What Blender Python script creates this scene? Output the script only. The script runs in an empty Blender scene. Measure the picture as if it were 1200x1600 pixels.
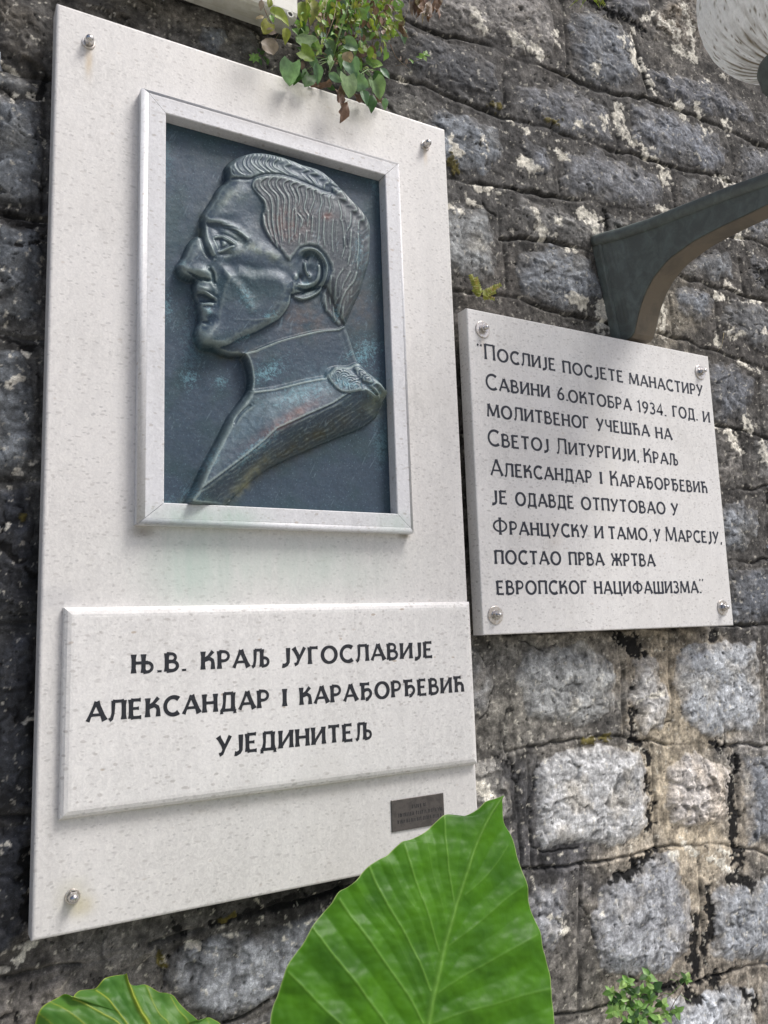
import bpy, math, random
import numpy as np
from mathutils import Vector, Matrix

# ------------------------------------------------------------------ camera, world, sun, exposure
S = bpy.context.scene
C = S.collection
YAW, PIT, ROLL = 0.5179, 0.1454, -0.0342
FPX = 1273.53                        # focal length in pixels of the 1200 x 1600 photograph
CAM = np.array([-0.1996, -1.6939, 0.5350])
_f = np.array([math.sin(YAW)*math.cos(PIT), math.cos(YAW)*math.cos(PIT), math.sin(PIT)])
_r = np.array([math.cos(YAW), -math.sin(YAW), 0.0])
_u = np.cross(_r, _f)
_c, _s = math.cos(ROLL), math.sin(ROLL)
CR, CU = _c*_r + _s*_u, -_s*_r + _c*_u
CF = _f
cd = bpy.data.cameras.new('camera')
cam = bpy.data.objects.new('camera', cd); C.objects.link(cam)
cd.sensor_fit = 'HORIZONTAL'; cd.sensor_width = 36; cd.lens = 36*FPX/1200
cd.clip_start = 0.02; cd.clip_end = 500
cam.matrix_world = Matrix((( CR[0], CU[0], -CF[0], CAM[0]), (CR[1], CU[1], -CF[1], CAM[1]),
                           (CR[2], CU[2], -CF[2], CAM[2]), (0, 0, 0, 1)))
S.camera = cam

SUN_EL, SUN_AZ = 56.0, 136.0          # azimuth clockwise from +Y (north)
W = bpy.data.worlds.new('World'); S.world = W; W.use_nodes = True
wn = W.node_tree; bgn = wn.nodes['Background']
sky = wn.nodes.new('ShaderNodeTexSky'); sky.sky_type = 'NISHITA'; sky.sun_disc = False
sky.sun_elevation = math.radians(SUN_EL); sky.sun_rotation = math.radians(SUN_AZ)
sky.dust_density = 4.0; sky.air_density = 0.7; sky.ozone_density = 0.6
wn.links.new(sky.outputs[0], bgn.inputs[0]); bgn.inputs[1].default_value = 0.10
sl = bpy.data.lights.new('sun', 'SUN'); sl.energy = 2.1; sl.angle = math.radians(20); sl.color = (1.0, 0.985, 0.97)
sun = bpy.data.objects.new('sun', sl); C.objects.link(sun)
el, az = math.radians(SUN_EL), math.radians(SUN_AZ)
sdir = Vector((math.sin(az)*math.cos(el), math.cos(az)*math.cos(el), math.sin(el)))
sun.rotation_euler = sdir.to_track_quat('Z', 'Y').to_euler()
S.view_settings.view_transform = 'Standard'; S.view_settings.look = 'None'
S.view_settings.gamma = 1.0; S.view_settings.use_curve_mapping = False
S.view_settings.exposure = 0.56

# ------------------------------------------------------------------ helpers
rnd = random.Random(7)
def unp(x, y, Y=0.0):
    d = CF + (x-600)/FPX*CR - (y-800)/FPX*CU
    t = (Y-CAM[1])/d[1]
    return CAM + t*d
def unplane(x, y, p0, n):
    d = CF + (x-600)/FPX*CR - (y-800)/FPX*CU
    t = np.dot(np.asarray(p0)-CAM, n)/np.dot(d, n)
    return CAM + t*d
def proj(X, Y, Z):
    dx, dy, dz = X-CAM[0], Y-CAM[1], Z-CAM[2]
    z = dx*CF[0]+dy*CF[1]+dz*CF[2]
    return 600+FPX*(dx*CR[0]+dy*CR[1]+dz*CR[2])/z, 800-FPX*(dx*CU[0]+dy*CU[1]+dz*CU[2])/z
def crop(x0, y0, s, pts): return [(x0+a/s, y0+b/s) for a, b in pts]

_tabs = {}
def _tab(seed):
    if seed not in _tabs:
        r = np.random.RandomState(seed); a = r.rand(256, 256)*2*np.pi
        _tabs[seed] = (np.cos(a).astype(np.float32), np.sin(a).astype(np.float32), r.rand(256, 256).astype(np.float32), r.rand(256, 256).astype(np.float32))
    return _tabs[seed]
def pnoise(x, y, seed=0):
    gx, gy, _, _ = _tab(seed)
    xi = np.floor(x).astype(int); yi = np.floor(y).astype(int); fx = x-xi; fy = y-yi
    def g(i, j):
        a, b = (xi+i) & 255, (yi+j) & 255
        return gx[a, b]*(fx-i)+gy[a, b]*(fy-j)
    u = fx*fx*fx*(fx*(fx*6-15)+10); v = fy*fy*fy*(fy*(fy*6-15)+10)
    n0 = g(0, 0)*(1-u)+g(1, 0)*u; n1 = g(0, 1)*(1-u)+g(1, 1)*u
    return (n0*(1-v)+n1*v)*1.4
def fbm(x, y, o=4, seed=0, gain=0.5):
    s = 0; a = 1
    for k in range(o):
        s = s+a*pnoise(x*2**k+k*17.3, y*2**k+k*9.1, seed+k); a *= gain
    return s
def ridged(x, y, o=4, seed=0, gain=0.55):
    s = 0; a = 1
    for k in range(o):
        s = s+a*(1-2*np.abs(pnoise(x*2**k+k*7.3, y*2**k+k*3.1, seed+k))); a *= gain
    return s
def facets(x, y, seed=0, tilt=1.0):
    """broken planes: every cell of a jittered lattice is its own tilted face"""
    r = np.random.RandomState(seed)
    jx, jy, ax, ay, of = [r.rand(128, 128).astype(np.float32) for _ in range(5)]
    xi = np.floor(x).astype(int); yi = np.floor(y).astype(int)
    best = np.full(x.shape, 1e9, np.float32); out = np.zeros(x.shape, np.float32)
    for i in (-1, 0, 1):
        for j in (-1, 0, 1):
            a, b = (xi+i) & 127, (yi+j) & 127
            dx = x-(xi+i+jx[a, b]); dy = y-(yi+j+jy[a, b]); d = dx*dx+dy*dy
            h = (ax[a, b]-.5)*2*tilt*dx+(ay[a, b]-.5)*2*tilt*dy+(of[a, b]-.5)*.5
            m = d < best; best = np.where(m, d, best); out = np.where(m, h, out)
    return out
def sstep(a, b, x):
    t = np.clip((x-a)/(b-a), 0, 1); return t*t*(3-2*t)
def segdist(U, V, pts, closed=False):
    P = list(pts)+([pts[0]] if closed else [])
    d = np.full(U.shape, 1e9)
    for (x0, y0), (x1, y1) in zip(P[:-1], P[1:]):
        ex, ey = x1-x0, y1-y0; L = ex*ex+ey*ey+1e-12
        t = np.clip(((U-x0)*ex+(V-y0)*ey)/L, 0, 1)
        d = np.minimum(d, (U-x0-t*ex)**2+(V-y0-t*ey)**2)
    return np.sqrt(d)
def sdpoly(U, V, pts):
    d = segdist(U, V, pts, True); ins = np.zeros(U.shape, bool); n = len(pts)
    for i in range(n):
        x0, y0 = pts[i]; x1, y1 = pts[(i+1) % n]
        c = (y0 > V) != (y1 > V)
        ins ^= c & (U < (x1-x0)*(V-y0)/((y1-y0) if y1 != y0 else 1e-9)+x0)
    return np.where(ins, d, -d)
def smooth_poly(pts, n=4, closed=False):
    P = [np.array(p, float) for p in pts]; out = []; m = len(P)
    rng = range(m) if closed else range(m-1)
    for i in rng:
        p0 = P[(i-1) % m] if closed or i > 0 else P[0]; p1 = P[i]; p2 = P[(i+1) % m]
        p3 = P[(i+2) % m] if closed or i+2 < m else P[-1]
        for k in range(n):
            t = k/n
            out.append(tuple(0.5*((2*p1)+(-p0+p2)*t+(2*p0-5*p1+4*p2-p3)*t*t+(-p0+3*p1-3*p2+p3)*t**3)))
    if not closed: out.append(tuple(P[-1]))
    return out
def lin(c):
    c = np.asarray(c, float)/255
    return np.where(c <= .04045, c/12.92, ((c+.055)/1.055)**2.4)

def fastmesh(name, co, quads, col=None):
    me = bpy.data.meshes.new(name); co = np.asarray(co, np.float32); quads = np.asarray(quads, np.int32); k = quads.shape[1]
    me.vertices.add(len(co)); me.vertices.foreach_set('co', co.ravel())
    me.loops.add(quads.size); me.loops.foreach_set('vertex_index', quads.ravel())
    me.polygons.add(len(quads)); me.polygons.foreach_set('loop_start', np.arange(0, quads.size, k, dtype=np.int32))
    me.update(calc_edges=True)
    if col is not None:
        a = me.color_attributes.new('Col', 'FLOAT_COLOR', 'POINT')
        c4 = np.ones((len(co), 4), np.float32); c4[:, :3] = col; a.data.foreach_set('color', c4.ravel())
    return me
def submesh(name, co, quads, col=None):
    u, inv = np.unique(quads, return_inverse=True)
    return fastmesh(name, co[u], inv.reshape(quads.shape), None if col is None else col[u])
def add(name, me, mat=None, parent=None):
    o = bpy.data.objects.new(name, me); C.objects.link(o)
    if mat is not None and me is not None and not me.materials: me.materials.append(mat)
    if parent is not None: o.parent = parent
    return o
def tag(o, label=None, cat=None, group=None, kind=None):
    if label: o['label'] = label
    if cat: o['category'] = cat
    if group: o['group'] = group
    if kind: o['kind'] = kind
    return o
def empty(name, loc=(0, 0, 0)):
    o = bpy.data.objects.new(name, None); o.location = loc; o.empty_display_size = .05; C.objects.link(o); return o
def pymesh(name, V, F, smooth=False):
    me = bpy.data.meshes.new(name); me.from_pydata([tuple(map(float, v)) for v in V], [], F); me.update()
    if not smooth: me.polygons.foreach_set('use_smooth', [False]*len(me.polygons))
    else: me.polygons.foreach_set('use_smooth', [True]*len(me.polygons))
    return me
def set_origin(o, p):
    """move the object's origin to p, keeping it where it stands"""
    o.data.transform(Matrix.Translation(-Vector(p))); o.location = Vector(p)

# ------------------------------------------------------------------ materials
def newmat(name):
    m = bpy.data.materials.new(name); m.use_nodes = True
    nt = m.node_tree; return m, nt, nt.nodes['Principled BSDF']
def N(nt, t, **k):
    n = nt.nodes.new(t)
    for a, b in k.items(): setattr(n, a, b)
    return n
def noise(nt, vec, scale, detail=4, rough=.55, dist=0):
    n = N(nt, 'ShaderNodeTexNoise'); n.inputs['Scale'].default_value = scale; n.inputs['Detail'].default_value = detail
    n.inputs['Roughness'].default_value = rough; n.inputs['Distortion'].default_value = dist
    if vec is not None: nt.links.new(vec, n.inputs['Vector'])
    return n.outputs['Fac']
def ramp(nt, fac, stops):
    n = N(nt, 'ShaderNodeValToRGB'); e = n.color_ramp.elements
    while len(e) < len(stops): e.new(.5)
    for k, (p, c) in enumerate(stops):
        e[k].position = p; e[k].color = (c, c, c, 1) if not hasattr(c, '__len__') else tuple(c)+(1,)
    nt.links.new(fac, n.inputs[0]); return n.outputs[0]
def mix(nt, fac, a, b, mode='MIX'):
    n = N(nt, 'ShaderNodeMix', data_type='RGBA', blend_type=mode)
    for s, v in ((0, fac), (6, a), (7, b)):
        if hasattr(v, 'is_linked'): nt.links.new(v, n.inputs[s])
        elif s == 0: n.inputs[0].default_value = v
        else: n.inputs[s].default_value = tuple(v)+(1,)
    return n.outputs[2]
def mth(nt, op, a, b=0.0, clamp=False):
    n = N(nt, 'ShaderNodeMath', operation=op, use_clamp=clamp)
    for s, v in ((0, a), (1, b)):
        if hasattr(v, 'is_linked'): nt.links.new(v, n.inputs[s])
        else: n.inputs[s].default_value = v
    return n.outputs[0]
def bump(nt, bsdf, h, strength=.5, dist=.002, prev=None):
    n = N(nt, 'ShaderNodeBump'); n.inputs['Strength'].default_value = strength; n.inputs['Distance'].default_value = dist
    nt.links.new(h, n.inputs['Height'])
    if prev is not None: nt.links.new(prev, n.inputs['Normal'])
    nt.links.new(n.outputs[0], bsdf.inputs['Normal']); return n.outputs[0]
def pos(nt, scale=None):
    g = N(nt, 'ShaderNodeNewGeometry').outputs['Position']
    if scale:
        m = N(nt, 'ShaderNodeMapping'); m.inputs['Scale'].default_value = scale; nt.links.new(g, m.inputs['Vector']); return m.outputs[0]
    return g
def vcol(nt):
    n = N(nt, 'ShaderNodeVertexColor'); n.layer_name = 'Col'; return n.outputs[0]

def masonry_mat(name, bumpd, rough=.88, contrast=.55):
    m, nt, b = newmat(name); p = pos(nt)
    n1 = noise(nt, p, 90, 6, .7); n2 = noise(nt, p, 420, 4, .7); n3 = noise(nt, pos(nt, (1, 1, .35)), 28, 5, .65, 1.2)
    v1 = ramp(nt, n1, [(.28, 1-contrast), (.5, 1.0), (.74, 1+contrast*1.1)])
    v2 = ramp(nt, n2, [(.3, .74), (.7, 1.28)]); v3 = ramp(nt, n3, [(.3, .72), (.7, 1.28)])
    c = mix(nt, 1.0, vcol(nt), v1, 'MULTIPLY'); c = mix(nt, 1.0, c, v2, 'MULTIPLY'); c = mix(nt, 1.0, c, v3, 'MULTIPLY')
    # fine light fracture scars in two directions
    for sc_, dr_, am in (((30, 30, 95), .6, .55), ((120, 40, 34), -.5, .4)):
        mp = N(nt, 'ShaderNodeMapping'); mp.inputs['Rotation'].default_value = (0, dr_, 0); mp.inputs['Scale'].default_value = sc_; nt.links.new(p, mp.inputs['Vector'])
        q = noise(nt, mp.outputs[0], 1.0, 5, .68, .8); l = ramp(nt, q, [(.46, 0), (.505, 1), (.55, 0)])
        c = mix(nt, mth(nt, 'MULTIPLY', mth(nt, 'MULTIPLY', l, ramp(nt, n1, [(.45, 0), (.6, 1)])), am), c, mix(nt, 1.0, c, (1.7, 1.7, 1.7), 'MULTIPLY'))
    spk = ramp(nt, noise(nt, p, 260, 3, .5), [(.70, 0), (.76, 1)])
    c = mix(nt, mth(nt, 'MULTIPLY', spk, .35), c, (.46, .45, .43))
    dk = ramp(nt, noise(nt, p, 150, 4, .6), [(.27, 1), (.34, 0)])
    c = mix(nt, mth(nt, 'MULTIPLY', dk, .7), c, (.02, .02, .021))
    nt.links.new(c, b.inputs['Base Color']); b.inputs['Roughness'].default_value = rough
    b.inputs['Specular IOR Level'].default_value = .35
    h = mth(nt, 'ADD', mth(nt, 'MULTIPLY', n1, 1.0), mth(nt, 'MULTIPLY', n2, .35))
    bump(nt, b, h, .9, bumpd); return m
M_stone = masonry_mat('fractured_limestone', .0026, .8, .40)
M_mortar = masonry_mat('weathered_mortar', .0028, .92, .4)

def marble_mat(name, base=(.66, .64, .62), stains=()):
    m, nt, b = newmat(name); p = pos(nt)
    cl = noise(nt, p, 5, 5, .6, .6); c = mix(nt, ramp(nt, cl, [(.35, 0), (.7, 1)]), base, (base[0]*.86, base[1]*.86, base[2]*.855))
    wisp = ramp(nt, noise(nt, pos(nt, (1, 1, .8)), 46, 6, .75, 2.5), [(.42, 0), (.60, .8)])
    c = mix(nt, wisp, c, (base[0]*1.09, base[1]*1.09, base[2]*1.08))
    # fossil flecks: short flattened chips of grey and brown
    for sc, th, colr, rot in ((40, .13, (.44, .42, .40), .6), (66, .15, (.48, .47, .46), -1.0), (52, .13, (.47, .455, .44), 1.5), (17, .05, (.44, .37, .30), 1.2)):
        mp = N(nt, 'ShaderNodeMapping'); mp.inputs['Rotation'].default_value = (0, rot, 0); mp.inputs['Scale'].default_value = (1, 1, 1.9)
        nt.links.new(p, mp.inputs['Vector'])
        ad = N(nt, 'ShaderNodeVectorMath', operation='ADD'); nt.links.new(mp.outputs[0], ad.inputs[0])
        nz = N(nt, 'ShaderNodeTexNoise'); nz.inputs['Scale'].default_value = 30; nt.links.new(p, nz.inputs['Vector'])
        sc2 = N(nt, 'ShaderNodeVectorMath', operation='SCALE'); sc2.inputs['Scale'].default_value = .02
        nt.links.new(nz.outputs['Color'], sc2.inputs[0]); nt.links.new(sc2.outputs[0], ad.inputs[1])
        v = N(nt, 'ShaderNodeTexVoronoi'); v.inputs['Scale'].default_value = sc; nt.links.new(ad.outputs[0], v.inputs['Vector'])
        d = ramp(nt, v.outputs['Distance'], [(th*1.2, 1), (th*2.0, 0)])
        sep = N(nt, 'ShaderNodeSeparateColor'); nt.links.new(v.outputs['Color'], sep.inputs[0])
        pick = ramp(nt, sep.outputs[0], [(.50, 0), (.62, 1)])
        f = mth(nt, 'MULTIPLY', mth(nt, 'MULTIPLY', d, pick), mth(nt, 'ADD', .22, mth(nt, 'MULTIPLY', sep.outputs[1], .7)))
        c = mix(nt, f, c, colr)
    fine = ramp(nt, noise(nt, p, 210, 5, .7), [(.3, .90), (.7, 1.07)]); c = mix(nt, 1.0, c, fine, 'MULTIPLY')
    sk = ramp(nt, noise(nt, pos(nt, (26, 1, 1.6)), 1.0, 5, .6, .6), [(.32, .95), (.6, 1.01)]); c = mix(nt, 1.0, c, sk, 'MULTIPLY')
    gr = ramp(nt, noise(nt, p, 2.6, 6, .7, .8), [(.52, 0), (.78, .45)]); c = mix(nt, gr, c, (base[0]*.80, base[1]*.79, base[2]*.76))
    # stains where water has run: (x, z, half width, half height, colour, strength)
    sp = N(nt, 'ShaderNodeSeparateXYZ'); nt.links.new(p, sp.inputs[0]); X, Z = sp.outputs[0], sp.outputs[2]
    nn = noise(nt, pos(nt, (1, 1, .25)), 22, 5, .65, .5); nmod = ramp(nt, nn, [(.3, .35), (.65, 1)])
    for (sx, sz, hw, hh, sc_, st) in stains:
        dx = mth(nt, 'DIVIDE', mth(nt, 'SUBTRACT', X, sx), hw); dz = mth(nt, 'DIVIDE', mth(nt, 'SUBTRACT', Z, sz), hh)
        d2 = mth(nt, 'ADD', mth(nt, 'POWER', mth(nt, 'ABSOLUTE', dx), 2.4), mth(nt, 'POWER', mth(nt, 'ABSOLUTE', dz), 2.4))
        e = mth(nt, 'MULTIPLY', mth(nt, 'MULTIPLY', mth(nt, 'POWER', 2.718, mth(nt, 'MULTIPLY', d2, -1.6)), nmod), st)
        c = mix(nt, e, c, sc_)
    nt.links.new(c, b.inputs['Base Color']); b.inputs['Roughness'].default_value = .42
    b.inputs['Specular IOR Level'].default_value = .45
    nt.links.new(ramp(nt, cl, [(.3, .36), (.7, .55)]), b.inputs['Roughness'])
    bump(nt, b, mth(nt, 'ADD', noise(nt, p, 130, 4, .6), noise(nt, p, 14, 3, .5)), .35, .0012)
    return m
M_slab = marble_mat('pale_limestone_slab', (.672, .658, .640), stains=[
    (.50, .69, .34, .085, (.44, .53, .47), .60), (.30, .70, .10, .13, (.40, .53, .46), .55), (.57, 1.86, .27, .10, (.50, .46, .36), .42),
    (.068, 1.775, .010, .045, (.52, .40, .24), .75), (.931, 1.80, .008, .03, (.52, .40, .24), .5), (.085, .045, .03, .022, (.50, .44, .26), .55),
    (.068, .068, .035, .035, (.46, .44, .30), .45),
    (.03, .62, .05, .03, (.45, .45, .46), .5), (.5, .20, .46, .022, (.50, .45, .38), .35), (.19, .755, .03, .015, (.16, .13, .09), .8), (.82, .765, .02, .01, (.2, .16, .1), .8)])
M_plaque = marble_mat('grey_white_marble', (.71, .70, .685), stains=[(1.5, 1.0, .08, .35, (.70, .68, .63), .5), (1.09, 1.295, .008, .03, (.55, .45, .33), .5),
    (1.30, .78, .03, .04, (.55, .47, .38), .35)])
M_frame = marble_mat('moulding_marble', (.645, .648, .665), stains=[(.32, .785, .14, .03, (.36, .50, .42), .75), (.78, .79, .07, .03, (.42, .54, .47), .5), (.5, 1.722, .36, .016, (.42, .41, .41), .6), (.5, 1.6805, .30, .0035, (.20, .165, .12), .9)])

def simple(name, col, rough=.5, metal=0.0, spec=.5, nsc=None, ncol=None, b=0, bsc=200, nlo=.45, nhi=.62):
    m, nt, bs = newmat(name); p = pos(nt); bs.inputs['Base Color'].default_value = tuple(col)+(1,)
    bs.inputs['Roughness'].default_value = rough; bs.inputs['Metallic'].default_value = metal; bs.inputs['Specular IOR Level'].default_value = spec
    if nsc:
        f = ramp(nt, noise(nt, p, nsc, 5, .65, .4), [(nlo, 0), (nhi, 1)]); nt.links.new(mix(nt, f, col, ncol), bs.inputs['Base Color'])
    if b: bump(nt, bs, noise(nt, p, bsc, 5, .65), .6, b)
    return m
M_ink = simple('black_letter_paint', (.012, .014, .02), .45, nsc=160, ncol=(.05, .055, .065), nlo=.55, nhi=.8)
M_ink2 = simple('faded_blue_black_letter_paint', (.014, .018, .03), .5, nsc=220, ncol=(.04, .048, .065), nlo=.58, nhi=.85)
M_steel = simple('stainless_steel', (.62, .61, .60), .22, 1.0, nsc=300, ncol=(.42, .39, .36))
M_washer = simple('dull_steel_washer', (.66, .64, .61), .34, .85, nsc=180, ncol=(.5, .44, .38))
M_brass = simple('dark_engraved_metal', (.115, .105, .098), .42, .5, nsc=60, ncol=(.08, .074, .07), b=.0006, bsc=240)
M_engr = simple('engraved_shadow_paint', (.02, .02, .022), .7)
M_green = simple('green_painted_iron', (.108, .122, .114), .5, .0, .5, nsc=26, ncol=(.165, .20, .185), b=.0012, bsc=60, nlo=.42, nhi=.7)
M_brown = simple('brown_stained_iron', (.15, .125, .092), .6, .0, .4, nsc=12, ncol=(.11, .095, .072), b=.0005, bsc=90)
M_plastic = simple('aged_white_plastic', (.60, .60, .54), .5, nsc=20, ncol=(.48, .47, .40), b=.0006, bsc=50)
M_ground = simple('pale_bounce_ground', (.36, .345, .31), .95, nsc=4, ncol=(.26, .25, .20), b=.01, bsc=20)  # unseen ground, pale so it bounces light up onto globe and bracket

def leaf_mat(name, base=None, rough=.45, trans=.35, ttint=(1.3, 1.5, .6), usecol=False, nsc=60, var=.35, spec=.4, bd=.0006):
    m, nt, b = newmat(name); p = pos(nt)
    v = ramp(nt, noise(nt, p, nsc, 4, .6), [(.3, 1-var), (.7, 1+var)])
    if usecol: c = mix(nt, 1.0, vcol(nt), v, 'MULTIPLY')
    else:
        oi = N(nt, 'ShaderNodeObjectInfo').outputs['Random']; c0 = ramp(nt, oi, [(0, base[0]), (.5, base[1]), (1, base[2])]); c = mix(nt, 1.0, c0, v, 'MULTIPLY')
    nt.links.new(c, b.inputs['Base Color']); b.inputs['Roughness'].default_value = rough; b.inputs['Specular IOR Level'].default_value = spec
    bump(nt, b, noise(nt, p, nsc*4, 4, .6), .4, bd)
    t = N(nt, 'ShaderNodeBsdfTranslucent'); nt.links.new(mix(nt, 1.0, c, ttint, 'MULTIPLY'), t.inputs[0])
    ms = N(nt, 'ShaderNodeMixShader'); ms.inputs[0].default_value = trans
    nt.links.new(b.outputs[0], ms.inputs[1]); nt.links.new(t.outputs[0], ms.inputs[2])
    nt.links.new(ms.outputs[0], nt.nodes['Material Output'].inputs[0]); return m
M_big = leaf_mat('broad_leaf_green', rough=.46, trans=.36, ttint=(1.35, 1.45, .5), usecol=True, nsc=10, var=.08, spec=.3)
M_heart = leaf_mat('blue_green_leaf', ((.20, .32, .21), (.15, .26, .16), (.26, .36, .17)))
M_dark = leaf_mat('deep_green_leaf', ((.04, .10, .03), (.06, .13, .035), (.05, .12, .04)))
M_lime = leaf_mat('yellow_green_leaf', ((.28, .34, .06), (.20, .30, .05), (.34, .32, .08)))
M_fresh = leaf_mat('fresh_green_leaf', ((.24, .42, .12), (.19, .35, .10), (.30, .45, .14)))
M_dry = leaf_mat('dry_brown_leaf', ((.20, .11, .08), (.27, .18, .12), (.14, .085, .06)), trans=.15, ttint=(1.2, 1, .8))
M_pale = leaf_mat('pale_withered_leaf', ((.38, .29, .21), (.34, .28, .24), (.36, .30, .14)), trans=.2, ttint=(1.1, 1, .8))
M_fern = leaf_mat('golden_fern', ((.38, .36, .08), (.30, .34, .08), (.42, .32, .10)))
M_stem = simple('red_brown_stem', (.17, .085, .055), .6, nsc=60, ncol=(.12, .12, .05))
M_gstem = simple('green_stem', (.12, .22, .05), .5, nsc=40, ncol=(.09, .15, .04))

# ------------------------------------------------------------------ ground
xs = np.linspace(-1, 1, 60); gs = np.sign(xs)*np.abs(xs)**2.5*120
gx, gy = np.meshgrid(gs, gs); gz = -1.25+.02*fbm(gx*.8, gy*.8, 3, 5)
ii = np.arange(59*60).reshape(59, 60)[:, :59].ravel()
add('ground', fastmesh('ground', np.stack([gx.ravel(), gy.ravel(), gz.ravel()], 1), np.stack([ii, ii+1, ii+61, ii+60], 1)), M_ground)['kind'] = 'structure'

# ------------------------------------------------------------------ stone wall (mortar bed and every stone of it)
WY = 0.078
LR = lambda *p: crop(740, 980, 2.5806, p)
RS = lambda *p: crop(1040, 650, 4, p)
RM = lambda *p: crop(1040, 300, 4, p)
UM = lambda *p: crop(690, 100, 2.353, p)
TM = lambda *p: crop(600, 0, 3, p)
TR = lambda *p: crop(900, 0, 2.857, p)
TL = lambda *p: crop(250, 0, 4.8, p)
BM = lambda *p: crop(150, 1340, 2.927, p)
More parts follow.
